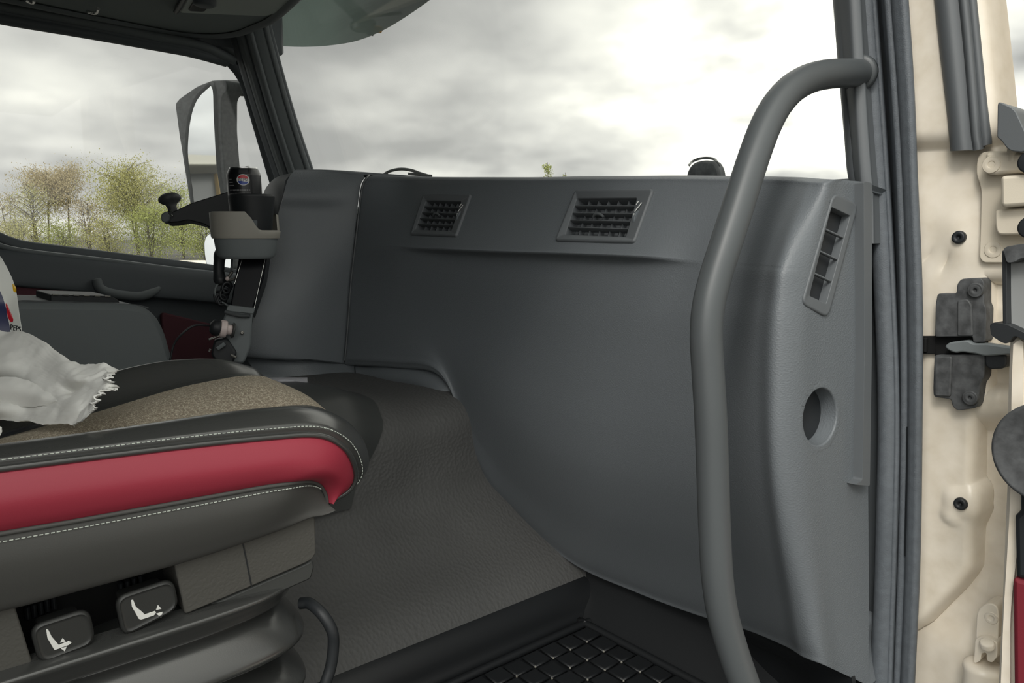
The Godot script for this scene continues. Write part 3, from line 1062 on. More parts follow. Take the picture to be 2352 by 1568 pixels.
	kick.slab(surf([[P(1685, 1408, 1.22), P(1780, 1440, 1.14), P(1880, 1490, 1.06), P(1960, 1530, 1.0)], [P(1700, 1440, 1.19), P(1790, 1490, 1.11), P(1890, 1530, 1.04), P(1965, 1560, .99)], [P(1730, 1490, 1.19), P(1810, 1520, 1.12), P(1900, 1590, 1.05), P(1970, 1610, 1.0)], [P(1740, 1590, 1.2), P(1830, 1650, 1.14), P(1910, 1690, 1.07), P(1975, 1700, 1.02)]], 18, 18), 0.006)
	obj("kick_panel", kick, M.mat_rubber, sill)

# ------------------------------------------------------------------ dashboard
var PA_O := Vector3(0, .69, -.86)
var PA_N := Vector3(0, .6, 1).normalized()
func end_plane() -> Array:
	var p1 := onZ(1830, 619, -.812)
	var p2 := onZ(1985, 630, -.95)
	var p3 := onZ(1992, 1100, -.957)
	var n := (p2 - p1).cross(p3 - p1).normalized()
	if n.dot(C - p1) < 0:
		n = -n
	return [p1, n]
func bil(q: Array, s: float, t: float) -> Vector3:      # q: TL TR BR BL
	return q[0].lerp(q[1], s).lerp(q[3].lerp(q[2], s), t)
func in_poly(pts: Array, a: int, b: int) -> PackedVector2Array:
	var o := PackedVector2Array()
	for p in pts:
		o.append(Vector2(p[a], p[b]))
	return o
func air_vent(parent, outer: Array, inner: Array, n: Vector3, nc: int, nr: int, tab: bool):
	var v := Node3D.new()
	v.name = "air_vent"
	v.position = (outer[0] + outer[2]) * 0.5 - parent.position
	parent.add_child(v, true)
	var fo := fillet(outer, 0.007, 4)
	var fi := fillet(inner, 0.003, 4)
	var fr := Shape.new()
	fr.grid([offs(fo, -n * .006), offs(fo, n * .0015), offs(Shape.inset(fo, n, .0025), n * .0045), offs(Shape.inset(fo, n, .005), n * .0035), offs(Shape.inset(fi, n, -.002), n * .0005), offs(fi, -n * .001), offs(fi, -n * .02)], true)
	obj("frame", fr, M.dash_smooth, v)
	var bk := Shape.new()
	bk.flat(offs(fi, -n * .02), n)
	obj("duct", bk, M.dash_smooth, v)
	for j in range(1, nr):
		var a := bil(inner, 0, float(j) / nr) - n * .0065
		var b := bil(inner, 1, float(j) / nr) - n * .0065
		var s := Shape.new()
		s.bar(a, b, n, .0022, .012, .0006)
		obj("slat", s, M.dash_smooth, v)
	for i in range(1, nc):
		var a := bil(inner, float(i) / nc, 0) - n * .0125
		var b := bil(inner, float(i) / nc, 1) - n * .0125
		var s := Shape.new()
		s.bar(a, b, n, .0018, .010, .0005)
		obj("vane", s, M.dash_smooth, v)
	if tab:
		var tb := Shape.new()
		var c := bil(inner, .5, .5) + n * .002
		var dx: Vector3 = (inner[1] - inner[0]).normalized()
		var dy: Vector3 = (inner[0] - inner[3]).normalized()
		tb.tube(cr([c - dx * .012 - dy * .002, c - dx * .006 + dy * .001 + n * .003, c + dx * .004 + dy * .001 + n * .003, c + dx * .011 - dy * .002], 12), .0022, 8)
		obj("tab", tb, M.handle, v)
		var wl := Shape.new()
		var wc := bil([inner[1], outer[1], outer[2], inner[2]], .35, .5)
		wl.lathe(wc - n * .009, dx, [Vector2(.001, -.003), Vector2(.0135, -.003), Vector2(.0145, -.002), Vector2(.0145, .002), Vector2(.0135, .003), Vector2(.001, .003)], 24)
		obj("thumb_wheel", wl, M.trim_dark, v)
		var mk := Shape.new()
		var w0 := bil([inner[1], outer[1], outer[2], inner[2]], .3, .42) + n * .005
		mk.bar(w0, w0 + dy * .016 + dx * .009, n, .0013, .0008, .0003)
		mk.bar(w0 - dy * .003, w0 - dy * .008 + dx * .001, n, .0013, .0008, .0003)
		mk.bar(w0 + dy * .012 - dx * .001, w0 + dy * .019 + dx * .002, n, .0010, .0008, .0003)
		var mo := obj("mark", mk, M.white_card, v)
		mo.set_meta("label", "small white open and closed mark")
func dashboard():
	var t = thing("dashboard", "wide dark grey grained dashboard with air vents, running from the console to the open door", "dashboard", Vector3(.4, .4, -.95))
	# columns of the passenger side: top edge, crease, two points below it, lower edge (pixels), then their z (99 = on the upper face plane)
	var cols := [
		[848, 402, 814, 566, 802, 690, 797, 770, 791, 828, -.895, -.85, -.835, -.828, -.82, .0],
		[935, 404, 900, 569, 892, 690, 895, 775, 905, 834, 99, 99, -.850, -.846, -.84, .004],
		[1022, 405, 985, 573, 972, 690, 980, 785, 1002, 850, 99, 99, -.862, -.858, -.85, .014],
		[1115, 405, 1068, 577, 1046, 720, 1040, 830, 1056, 945, 99, 99, -.866, -.864, -.87, .017],
		[1220, 405, 1166, 581, 1130, 760, 1110, 910, 1102, 1070, 99, 99, -.866, -.866, -.89, .017],
		[1332, 403, 1275, 584, 1228, 790, 1192, 990, 1178, 1168, 99, 99, -.864, -.868, -.93, .017],
		[1452, 402, 1388, 588, 1340, 800, 1312, 1060, 1310, 1280, 99, 99, -.858, -.868, -.965, .016],
		[1562, 401, 1492, 593, 1445, 800, 1432, 1090, 1456, 1346, 99, 99, -.852, -.862, -.97, .011],
		[1660, 402, 1590, 602, 1550, 800, 1545, 1100, 1588, 1394, -.905, -.856, -.843, -.848, -.955, .004],
		[1752, 403, 1690, 610, 1660, 800, 1660, 1110, 1710, 1430, -.90, -.843, -.828, -.832, -.92, .0],
		[1830, 405, 1758, 614, 1736, 800, 1745, 1115, 1800, 1466, -.89, -.822, -.806, -.81, -.88, .0],
		[1868, 408, 1794, 617, 1776, 800, 1783, 1118, 1842, 1490, -.878, -.804, -.791, -.794, -.855, .0],
		[1902, 410, 1848, 619, 1832, 800, 1840, 1120, 1888, 1507, 98, 98, 98, 98, -.86, .0],
		[1932, 412, 1900, 624, 1893, 800, 1900, 1122, 1932, 1527, 98, 98, 98, 98, -.905, .0],
		[1980, 416, 1987, 630, 1990, 800, 1994, 1124, 1996, 1556, 98, 98, 98, 98, -.957, .0]]
	var ep := end_plane()
	var en: Vector3 = ep[1]
	var net := []
	for c in cols:
		var p := []
		for k in 5:
			var z: float = c[10 + k]
			p.append(onP(c[k * 2], c[k * 2 + 1], PA_O, PA_N) if z == 99.0 else onP(c[k * 2], c[k * 2 + 1], ep[0], en) if z == 98.0 else onZ(c[k * 2], c[k * 2 + 1], z))
		var col := [p[0] + Vector3(0, -.03, -.28), p[0] + Vector3(0, -.006, -.05), p[0] + Vector3(0, -.0005, -.014)]
		var soft := 1.0 - clampf(c[15] / .012, 0.0, 1.0)
		var sp0 := cr([p[0], p[1], p[2], p[3], p[4]], 401)
		for f in [.045, .12, .35, .65, .93, .99]:
			var q: Vector3 = p[0].lerp(p[1], f).lerp(sp0[int(f * 100)], soft)
			if net.is_empty():        # along the seam with the console
				var sy: float = lerpf(402, 566, f)
				q = onZ(curve_at([[402, 846], [409, 840], [425, 831], [452, 826], [490, 822], [570, 813]], sy), sy, curve_at([[402, -.897], [409, -.886], [425, -.877], [452, -.868], [490, -.861], [570, -.85]], sy))
			col.append(q)
		var set_back: Vector3 = (p[1] + Vector3(0, -.012, -c[15])).lerp(sp0[108], soft)
		col.append(set_back)
		var low := cr([set_back, p[2], p[3], p[4]], 10)
		low.remove_at(0)
		col.append_array(low)
		col.append(p[4] + Vector3(0, -.012, -.02))
		col.append(p[4] + Vector3(0, .01, -.14))
		net.append(col)
	var tr := []
	for r in net[0].size():
		var row := []
		for c in net:
			row.append(c[r])
		tr.append(row)
	var r_out := pxP(L([1323, 438, 1505, 435, 1460, 560, 1276, 555]), PA_O, PA_N)
	var r_in := pxP(L([1325, 456, 1462, 455, 1437, 543, 1299, 538]), PA_O, PA_N)
	var l_out := pxP(L([974, 447, 1085, 447, 1050, 545, 944, 541]), PA_O, PA_N)
	var l_in := pxP(L([979, 461, 1059, 463, 1036, 530, 954, 527]), PA_O, PA_N)
	var e_out := pxP(L([1913, 442, 1970, 469, 1901, 731, 1839, 698]), ep[0] + en * .001, en)
	var e_in := pxP(L([1908, 476, 1951, 496, 1896, 697, 1858, 679]), ep[0] + en * .001, en)
	var hole := onP(1884, 957, ep[0], en)
	var pr := in_poly(Shape.inset(r_in, PA_N, -.0045), 0, 1)
	var pl := in_poly(Shape.inset(l_in, PA_N, -.0045), 0, 1)
	var pe := in_poly(Shape.inset(e_in, en, -.004), 2, 1)
	var skip := func(q: Vector3) -> bool:
		if q.x < 0.85:
			return (Geometry2D.is_point_in_polygon(Vector2(q.x, q.y), pr) or Geometry2D.is_point_in_polygon(Vector2(q.x, q.y), pl)) and q.y > 0.6
		return q.x > .98 and (Geometry2D.is_point_in_polygon(Vector2(q.z, q.y), pe) or q.distance_to(hole) < 0.040)
	var s := Shape.new()
	s.grid(surf(tr, 230, 170), false, false, skip)
	obj("passenger_panel", s, M.dash, t)
	air_vent(t, l_out, l_in, PA_N, 6, 5, true)
	air_vent(t, r_out, r_in, PA_N, 6, 5, true)
	# demister grille in the end face: frame and three bars
	var v := Node3D.new()
	v.name = "demister_vent"
	v.position = e_out[0] - t.position
	t.add_child(v, true)
	var fo := fillet(e_out, .012, 5)
	var fi := fillet(e_in, .002, 5)
	var fr := Shape.new()
	fr.grid([offs(fo, -en * .012), offs(fo, en * .0), offs(Shape.inset(fo, en, .0015), en * .0018), offs(Shape.inset(fo, en, .0035), en * .0012), offs(Shape.inset(fi, en, -.001), en * .0012), offs(fi, en * .0004), offs(fi, -en * .010)], true)
	obj("frame", fr, M.dash_smooth, v)
	var bk := Shape.new()
	bk.flat(offs(fi, -en * .010), en)
	obj("duct", bk, M.black, v)
	for j in [.25, .5, .75]:
		var b := Shape.new()
		b.bar(bil(e_in, 0, j) - en * .002, bil(e_in, 1, j) - en * .002, en, .0022, .004, .0008)
		obj("bar", b, M.dash_smooth, v)
	# round recess lower on the end face
	var rc := Shape.new()
	rc.lathe(hole, en, [Vector2(.051, -.0045), Vector2(.0475, -.0008), Vector2(.0425, .0003), Vector2(.036, .0006), Vector2(.0345, -.0002), Vector2(.034, -.002), Vector2(.0335, -.022)], 48)
	obj("round_recess", rc, M.dash, t)
	var rb := Shape.new()
	rb.lathe(hole, en, [Vector2(.0335, -.021), Vector2(.02, -.022), Vector2(.0, -.022)], 40)
	obj("recess_floor", rb, M.black, t)
	# ledge along the door side
	var lg := Shape.new()
	var lp := fillet(pxP(L([1984, 416, 2003, 420, 2003, 800, 1998, 1116, 1964, 1113, 1981, 1102, 1986, 800]), ep[0] + en * .012, en), .003, 3)
	lg.plate(lp, en, .03, .0015)
	obj("end_ledge", lg, M.dash_smooth, t)
	# flank of the centre console
	var left := [[690, 396, -.76], [668, 402, -.735], [657, 425, -.72], [650, 452, -.71], [639, 490, -.70], [620, 570, -.672], [600, 650, -.65], [580, 735, -.62], [563, 808, -.60]]
	var mid := [[760, 396, -.83], [752, 402, -.815], [748, 422, -.80], [744, 452, -.79], [738, 490, -.785], [726, 570, -.765], [714, 650, -.745], [700, 735, -.725], [690, 818, -.71]]
	var seam := [[846, 402, -.905], [840, 409, -.888], [831, 425, -.877], [826, 452, -.868], [822, 490, -.861], [813, 570, -.85], [804, 650, -.84], [798, 735, -.831], [790, 828, -.82]]
	var nt := []
	for i in left.size():
		nt.append([onZ(left[i][0], left[i][1], left[i][2]), onZ(mid[i][0], mid[i][1], mid[i][2] - .004), onZ(seam[i][0] - 3, seam[i][1], seam[i][2] - .001)])
	nt.insert(0, [nt[0][0] + Vector3(-.02, -.004, -.12), nt[0][1] + Vector3(0, -.004, -.2), nt[0][2] + Vector3(0, -.004, -.25)])
	nt.append([nt[-1][0] + Vector3(-.01, -.006, -.02), nt[-1][1] + Vector3(0, -.006, -.02), nt[-1][2] + Vector3(0, -.006, -.02)])
	var cs := Shape.new()
	cs.slab(surf(nt, 24, 70), .006)
	obj("console_panel", cs, M.dash, t)
	var sm := Shape.new()
	var sp := []
	for q in seam:
		sp.append(onZ(q[0] + 2, q[1], q[2] + .0015))
	sm.tube(cr(sp, 50), .0026, 8)
	obj("seam_bead", sm, M.handle, t)
	var sf := Shape.new()
	var sfr := []
	for q in seam:
		var e := onZ(q[0], q[1], q[2])
		sfr.append([e + Vector3(-.02, -.006, -.026), e + Vector3(0, -.006, -.022), e + Vector3(.02, -.006, -.034)])
	sf.slab(surf(sfr, 5, 40), .004)
	obj("seam_backing", sf, M.black, t)
	# rounded corner that turns towards the driver
	var bz := Shape.new()
	var b_in := [[712, 395, -.79], [676, 399, -.75], [657, 412, -.735], [652, 434, -.725], [646, 460, -.715], [636, 500, -.705]]
	var b_mid := [[700, 393, -.82], [650, 402, -.76], [628, 420, -.735], [628, 440, -.72], [636, 466, -.712], [634, 503, -.705]]
	var b_out := [[690, 393, -.86], [640, 405, -.78], [616, 424, -.745], [604, 450, -.73], [615, 468, -.715], [630, 500, -.71]]
	var bn := []
	for i in 6:
		bn.append([onZ(b_in[i][0], b_in[i][1], b_in[i][2]), onZ(b_mid[i][0], b_mid[i][1], b_mid[i][2]), onZ(b_out[i][0], b_out[i][1], b_out[i][2])])
	bz.slab(surf(bn, 14, 30), .005)
	obj("corner_cap", bz, M.dash_smooth, t)
	# strip under the console and the passenger side
	var ls := Shape.new()
	var up := [[560, 812, -.61], [690, 824, -.718], [800, 834, -.828], [905, 840, -.848], [985, 850, -.858], [1030, 880, -.868], [1054, 940, -.875]]
	var dn := [[600, 864, -.63], [695, 866, -.72], [815, 870, -.82], [900, 875, -.838], [950, 881, -.845], [1002, 900, -.855], [1040, 935, -.865]]
	var ln := [[], [], [], []]
	for i in up.size():
		var a := onZ(up[i][0], up[i][1], up[i][2] - .006)
		var b := onZ(dn[i][0], dn[i][1] + 3, dn[i][2])
		ln[0].append(a + Vector3(0, .0, -.03))
		ln[1].append(a)
		ln[2].append(b)
		ln[3].append(b + Vector3(0, -.004, -.06))
	ls.slab(surf(ln, 50, 14), .004)
	obj("lower_strip", ls, M.dash, t)
	var jt := Shape.new()
	jt.bar(onZ(814, 838, -.826), onZ(817, 868, -.818), Vector3.BACK, .0015, .002)
	obj("strip_joint", jt, M.black, t)
	# body behind the panels, closing the dash towards the windscreen
	var core := Shape.new()
	core.box(Vector3(.04, .6, -1.2), Vector3(2.0, .24, .2), .02)
	obj("dash_core", core, M.trim_dark, t)
	var cc := Shape.new()
	cc.box(Vector3(-.22, .58, -.9), Vector3(.2, .34, .38), .02)
	obj("console_core", cc, M.black, t)

# ------------------------------------------------------------------ things on the driver's side of the console
func font(ch: String) -> Array:
	return {"P": ["1111", "1001", "1001", "1111", "1000", "1000", "1000"], "E": ["1111", "1000", "1000", "1110", "1000", "1000", "1111"], "S": ["1111", "1000", "1000", "1111", "0001", "0001", "1111"], "I": ["1", "1", "1", "1", "1", "1", "1"]}.get(ch, [])
func write(im: Image, text: String, x: int, y: int, sx: int, sy: int, col: Color):
	for ch in text:
		var g := font(ch)
		for j in g.size():
			for i in g[j].length():
				if g[j][i] == "1":
					im.fill_rect(Rect2i(x + i * sx, y + j * sy, sx, sy), col)
		x += ((g[0].length() if g else 3) + 1) * sx
func can_print() -> ImageTexture:
	var im := Image.create(1024, 512, false, Image.FORMAT_RGB8)
	im.fill(Color8(20, 22, 25))
	var rng := RandomNumberGenerator.new()
	rng.seed = 9
	for rep in 1:
		var x0 := 410
		for k in 3:
			im.fill_rect(Rect2i(x0 - 66, 120 + k * 34, 40 + 12 * k, 9), Color8(150, 150, 152))
		for k in 6:
			var x := x0 - 60
			while x < x0 + 150:
				var w := rng.randi_range(4, 18)
				im.fill_rect(Rect2i(x, 232 + k * 30, w, 13), Color8(140, 140, 142))
				x += w + rng.randi_range(3, 8)
		im.fill_rect(Rect2i(x0 + 52, 10, 96, 50), Color8(62, 64, 68))
		for yy in range(-62, 63):
			for xx in range(-62, 63):
				var d := sqrt(xx * xx + yy * yy)
				if d < 62:
					var c := Color8(232, 232, 230)
					if d < 54:
						if yy < -17 + 5 * sin(xx * .05):
							c = Color8(206, 34, 48)
						elif yy > 17 + 5 * sin(xx * .05):
							c = Color8(34, 70, 168)
					im.set_pixel(x0 + 92 + xx, 131 + yy, c)
		write(im, "PEPSI", x0 + 50, 118, 4, 4, Color8(30, 32, 40))
	return ImageTexture.create_from_image(im)
func console_things():
	# drink can
	var axis := Vector3(0.02, 1, 0.03).normalized()
	var c := P(562, 432, 1.56)
	var can = thing("drink_can", "black drink can with a red, white and blue round emblem, standing in the cup holder", "can", c - axis * .07)
	var m := mat("can_print", Color.WHITE, 0.3, {"spec": .6})
	m.uv1_triplanar = false
	m.uv1_scale = Vector3.ONE
	m.albedo_texture = can_print()
	var b := Shape.new()
	var rows := []
	var uvs := []
	var away := (C - c).normalized()
	var ux := axis.cross(away).normalized()
	var uy := axis.cross(ux)
	for q in [[.0255, -.075, 1.0], [.033, -.066, .97], [.033, -.03, .68], [.033, .0, .43], [.033, .024, .16], [.0325, .028, .12], [.029, .036, .02], [.027, .039, .0]]:
		var row := []
		var ur := []
		for k in 49:
			var an := TAU * k / 48.0 + PI * 0.5
			row.append(c + axis * q[1] + (ux * cos(an) + uy * sin(an)) * q[0])
			ur.append(Vector2(k / 48.0, q[2]))
		rows.append(row)
		uvs.append(ur)
	b.grid(rows, false, false, null, uvs)
	obj("body", b, m, can)
	var lid := Shape.new()
	lid.lathe(c, axis, [Vector2(.0272, .038), Vector2(.0275, .0405), Vector2(.0262, .041), Vector2(.025, .037), Vector2(0, .037)], 40)
	obj("lid", lid, M.alu, can)
	var tab := Shape.new()
	var tp := []
	for k in 16:
		var an := TAU * k / 16.0
		tp.append(c + axis * (.040 + .003 * cos(an)) + ux * .011 * cos(an) * 1.0 + uy * .008 * sin(an))
	tab.tube(tp, .0012, 6, false, true)
	obj("pull_tab", tab, M.alu, can)
	# cup holder: grey outer ring, black cup
	var h = thing("cup_holder", "grey and black cup holder clipped to the console, holding the can", "cup holder", P(562, 560, 1.55))
	var cu := Shape.new()
	var cc := P(580, 500, 1.55)
	cu.lathe(cc, Vector3.UP, [Vector2(.036, -.04), Vector2(.042, .02), Vector2(.0448, .040), Vector2(.0445, .0445), Vector2(.0425, .046), Vector2(.040, .044), Vector2(.0385, .02), Vector2(.034, -.045), Vector2(0, -.045)], 48)
	obj("cup", cu, M.black, h)
	var cn := Shape.new()
	cn.bar(P(580, 505, 1.505), P(580, 530, 1.51), C - cc, .018, .003, .001)
	obj("cup_notch", cn, M.trim_dark, h)
	# outer ring is high on the left and low on the right
	var rg := Shape.new()
	var o := P(565, 545, 1.545)
	var sight := (C - o)
	sight.y = 0
	sight = sight.normalized()
	var side := Vector3.UP.cross(sight).normalized()
	var top := []
	var bot := []
	var top_in := []
	var mid2 := []
	for k in 64:
		var an := TAU * k / 64.0
		var ex := 0.064 * sin(an)
		var ez := 0.05 * cos(an)
		var sx := signf(sin(an)) * pow(absf(sin(an)), .75) * .067
		var sz := signf(cos(an)) * pow(absf(cos(an)), .75) * .052
		var p := o + side * sx + sight * sz
		var hgt := lerpf(.048, .012, smoothstep(.0, .03, sx))
		if sz < -.02:
			hgt = .045
		top.append(p + Vector3.UP * hgt)
		top_in.append(p * .0 + o + side * sx * .93 + sight * sz * .93 + Vector3.UP * (hgt + .002))
		mid2.append(o + side * sx * .985 + sight * sz * .985 + Vector3.UP * .004)
		bot.append(o + side * sx * .96 + sight * sz * .96 - Vector3.UP * .002)
	rg.grid([top_in, top, mid2, bot], true)
	obj("ring", rg, M.holder_taupe, h)
	var lowr := Shape.new()
	var l1 := []
	var l2 := []
	var l3 := []
	for k in 64:
		var an := TAU * k / 64.0
		var sx := signf(sin(an)) * pow(absf(sin(an)), .75) * .061
		var sz := signf(cos(an)) * pow(absf(cos(an)), .75) * .047
		l1.append(o + side * sx + sight * sz - Vector3.UP * .002)
		l2.append(o + side * sx * .93 + sight * sz * .93 - Vector3.UP * .035)
		l3.append(o + side * sx * .80 + sight * sz * .80 - Vector3.UP * .042)
	lowr.grid([l1, l2, l3], true)
	lowr.flat(l3, Vector3.DOWN)
	obj("holder_base", lowr, M.trim_soft, h)
	# glossy black screen column facing the driver
	var g = thing("console_screen", "glossy black console face with thin bright edges under the cup holder", "screen panel", P(565, 640, 1.55))
	var gs := Shape.new()
	var view := (C - P(565, 640, 1.55)).normalized()
	var gp := pxD(L([552, 570, 616, 572, 606, 640, 580, 722, 527, 712, 538, 650]), [1.56, 1.57, 1.565, 1.56, 1.54, 1.55])
	var gn: Vector3 = (gp[1] - gp[0]).cross(gp[4] - gp[0]).normalized()
	if gn.dot(view) < 0:
		gn = -gn
	var flatp := []
	for q in gp:
		flatp.append(q - gn * (q - gp[0]).dot(gn))
	gs.plate(flatp, gn, .05, .003)
	obj("face", gs, M.black_gloss, g)
	for q in [[559, 584, 539, 652], [609, 594, 583, 712]]:
		var e := Shape.new()
		e.bar(onP(q[0], q[1], gp[0] + gn * .003, gn), onP(q[2], q[3], gp[0] + gn * .003, gn), gn, .0016, .002, .0006)
		obj("bright_edge", e, M.chrome, g)
	# lower moulding with socket
	var lo = thing("console_socket", "dark moulded console foot with a socket and a pale band beside the seat", "console foot", P(545, 760, 1.5))
	var lf := Shape.new()
	lf.plate(fillet(pxD(L([524, 702, 585, 712, 580, 728, 575, 800, 560, 835, 505, 832, 512, 735]), 1.525), .008), view, .06, .006)
	obj("moulding", lf, M.trim_soft, lo)
	var bd := Shape.new()
	bd.tube(cr(pxD(L([517, 716, 535, 721, 555, 725, 574, 725]), 1.52), 12), .0042, 8)
	obj("pale_band", bd, M.handle, lo)
	var tp2 := Shape.new()
	tp2.plate(fillet(pxD(L([524, 700, 586, 708, 582, 721, 519, 714]), 1.522), .003), view, .03, .002)
	obj("top_cap", tp2, M.trim_soft, lo)
	var scr := Shape.new()
	scr.lathe(P(556, 764, 1.518), view, [Vector2(.0035, -.002), Vector2(.0035, .001), Vector2(.002, .0015), Vector2(0, .0005)], 14)
	obj("screw", scr, M.steel, lo)
	# plug
	var pl = thing("power_plug", "pale pink and black power plug with a thin cable in the console socket", "plug", P(512, 755, 1.5))
	var ax := (P(478, 750, 1.49) - P(530, 758, 1.51)).normalized()
	var pb := Shape.new()
	pb.lathe(P(532, 758, 1.505), ax, [Vector2(0, 0), Vector2(.010, .0), Vector2(.010, .010), Vector2(.011, .011)], 24)
	obj("collar", pb, M.pale_pink, pl)
	var pc := Shape.new()
	pc.lathe(P(532, 758, 1.505), ax, [Vector2(.011, .009), Vector2(.0165, .010), Vector2(.0172, .013), Vector2(.0172, .020), Vector2(.016, .022), Vector2(0, .022)], 28)
	obj("flange", pc, M.pale_pink, pl)
	var pd := Shape.new()
	pd.lathe(P(532, 758, 1.505), ax, [Vector2(.014, .021), Vector2(.0155, .024), Vector2(.0155, .034), Vector2(.009, .040), Vector2(.0, .041)], 24)
	obj("plug_body", pd, M.black, pl)
	var gr := Shape.new()
	gr.lathe(P(538, 759, 1.508), ax, [Vector2(.014, 0), Vector2(.0155, .003), Vector2(.013, .005), Vector2(.0, .005)], 24)
	obj("socket_ring", gr, M.tray, pl)
	var ca := Shape.new()
	ca.tube(cr([P(484, 748, 1.49), P(470, 747, 1.47), P(445, 748, 1.45), P(420, 765, 1.44), P(400, 790, 1.44), P(390, 830, 1.44)], 24), .002, 6)
	obj("cable", ca, M.black, pl)
	# handset with cord
	var hs = thing("handset", "black handset hanging in a cradle under the cup holder", "handset", P(515, 620, 1.58))
	var hb := Shape.new()
	hb.tube(cr(pxD(L([515, 574, 506, 586, 503, 610, 504, 636, 510, 652]), 1.585), 16), [.010, .012, .013, .013, .013, .012, .011, .011, .011, .011, .011, .012, .013, .013, .012, .010], 10)
	obj("grip", hb, M.black, hs)
	var hd := Shape.new()
	hd.bar(P(534, 580, 1.575), P(531, 626, 1.575), view, .004, .01)
	hd.bar(P(516, 622, 1.575), P(534, 624, 1.575), view, .004, .01)
	obj("cradle", hd, M.trim_soft, hs)
	var hk := Shape.new()
	hk.tube(cr(pxD(L([534, 624, 526, 634, 521, 641, 530, 643, 541, 638]), 1.57), 14), .003, 8)
	obj("clip", hk, M.steel, hs)
	var kn := Shape.new()
	kn.ball(P(522, 640, 1.568), .0045, 10)
	obj("clip_tip", kn, M.pale_pink, hs)
	var co = thing("coiled_cord", "black coiled cord bunched below the handset", "cord", P(512, 675, 1.57))
	var cp := []
	for i in 120:
		var f := i / 119.0
		var an := f * TAU * 9.0
		cp.append(P(lerpf(500, 524, f) + 9 * cos(an), lerpf(658, 690, 0.5 + 0.5 * sin(f * 5.0)) + 11 * sin(an), 1.57 + .012 * sin(an * .5)))
	var cs := Shape.new()
	cs.tube(cp, .0028, 6)
	obj("coil", cs, M.black, co)
	var c2 := Shape.new()
	c2.tube(cr(pxD(L([500, 652, 494, 664, 496, 680, 508, 692, 524, 702]), 1.565), 16), .0022, 6)
	obj("lead", c2, M.trim_soft, co)
	var br = thing("switch_bracket", "jumble of small black switches and a metal lever below the plug", "switch", P(510, 800, 1.49))
	var b1 := Shape.new()
	b1.bar(P(479, 780, 1.48), P(503, 771, 1.49), Vector3.UP, .006, .003)
	obj("lever", b1, M.steel, br)
	var b2 := Shape.new()
	b2.plate(fillet(pxD(L([492, 780, 520, 775, 545, 812, 535, 835, 500, 835, 484, 815]), 1.5), .006), view, .03, .004)
	obj("switch_body", b2, M.black, br)
	var b3 := Shape.new()
	b3.bar(P(499, 801, 1.49), P(516, 789, 1.49), view, .007, .004)
	obj("rocker", b3, M.trim_soft, br)
	var b4 := Shape.new()
	b4.bar(P(480, 808, 1.48), P(483, 801, 1.48), view, .004, .003)
	b4.bar(P(531, 815, 1.49), P(543, 821, 1.49), view, .005, .003)
	obj("clip", b4, M.steel, br)
	# arm reaching over to the instruments, with its knob
	var ar = thing("instrument_hood", "black hood arm pointing left behind the cup holder, in front of the wing mirror", "instrument hood", P(460, 500, 1.75))
	var ah := Shape.new()
	ah.plate(fillet(pxD(L([382, 484, 398, 486, 440, 466, 530, 438, 560, 440, 560, 580, 530, 566, 495, 530, 468, 514, 432, 505, 408, 510, 382, 512, 372, 502]), 1.78), .006), view, .12, .008)
	obj("hood", ah, M.black, ar)
	var ac := Shape.new()
	ac.plate(fillet(pxD(L([370, 492, 382, 484, 390, 496, 388, 508, 378, 512, 370, 506]), 1.765), .004), view, .06, .004)
	obj("end_cap", ac, M.trim_soft, ar)
	var ak := Shape.new()
	for q in [[391, 482, 396, 489], [393, 492, 395, 497]]:
		ak.bar(P(q[0], q[1], 1.765), P(q[2], q[3], 1.765), view, .004, .003)
	obj("bright_clip", ak, M.chrome, ar)
	var ko = thing("stalk_knob", "grey mushroom-shaped knob at the tip of the black hood arm", "knob", P(392, 470, 1.78))
	var ks := Shape.new()
	ks.lathe(P(397, 484, 1.8), (P(388, 450, 1.8) - P(397, 484, 1.8)), [Vector2(.0, -.006), Vector2(.011, -.006), Vector2(.010, .008), Vector2(.013, .016), Vector2(.022, .022), Vector2(.0255, .027), Vector2(.0245, .033), Vector2(.017, .039), Vector2(0, .041)], 36)
	obj("head", ks, M.dusty_black, ko)
	# dark grey storage box between the seats, with a black tray on it
	var bx = thing("storage_box", "dark grey storage box with a rounded shoulder between the seats", "storage box", Vector3(-.28, .4, -.33))
	var bs := Shape.new()
	var bo := pxX(L([20, 694, 290, 698, 335, 705, 362, 728, 380, 762, 402, 840, 402, 900, 20, 900]), -.15)
	bs.plate(fillet(bo, .02, 5), Vector3.RIGHT, .26, .012, true)
	obj("body", bs, M.trim_soft, bx)
	var be := Shape.new()
	be.tube(cr(pxX(L([36, 696, 60, 692, 200, 697, 305, 701, 340, 708]), -.165), 24), .0028, 6)
	obj("lid_edge", be, M.handle, bx)
	var tr = thing("ribbed_tray", "flat black ribbed tray lying on the storage box", "tray", onX(195, 690, -.25))
	var tb := Shape.new()
	tb.plate(fillet(pxX(L([116, 676, 255, 680, 268, 686, 275, 694, 275, 702, 116, 700]), -.2), .003), Vector3.RIGHT, .16, .003)
	obj("body", tb, M.black, tr)
	for i in 6:
		var rb := Shape.new()
		rb.bar(onX(120 + i * 24, 676.5 + i * .7, -.198), onX(134 + i * 24, 677 + i * .7, -.198), Vector3.UP, .004, .003)
		obj("rib", rb, M.steel, tr)
	# clear tube on the ledge
	var ct := Shape.new()
	ct.tube(cr([P(600, 875, 1.46), P(640, 875, 1.46), P(706, 875, 1.47)], 10), .0075, 20, false)
	ct.tube(cr([P(640, 875, 1.46), P(675, 876, 1.465)], 4), .0035, 12)
	tag(obj("clear_tube", ct, M.clear_tube), "short clear plastic tube lying on the tunnel behind the seat cushion", "tube")
	var cr_ := Shape.new()
	cr_.box(onZ(845, 881, -.79), Vector3(.007, .002, .004), .0008)
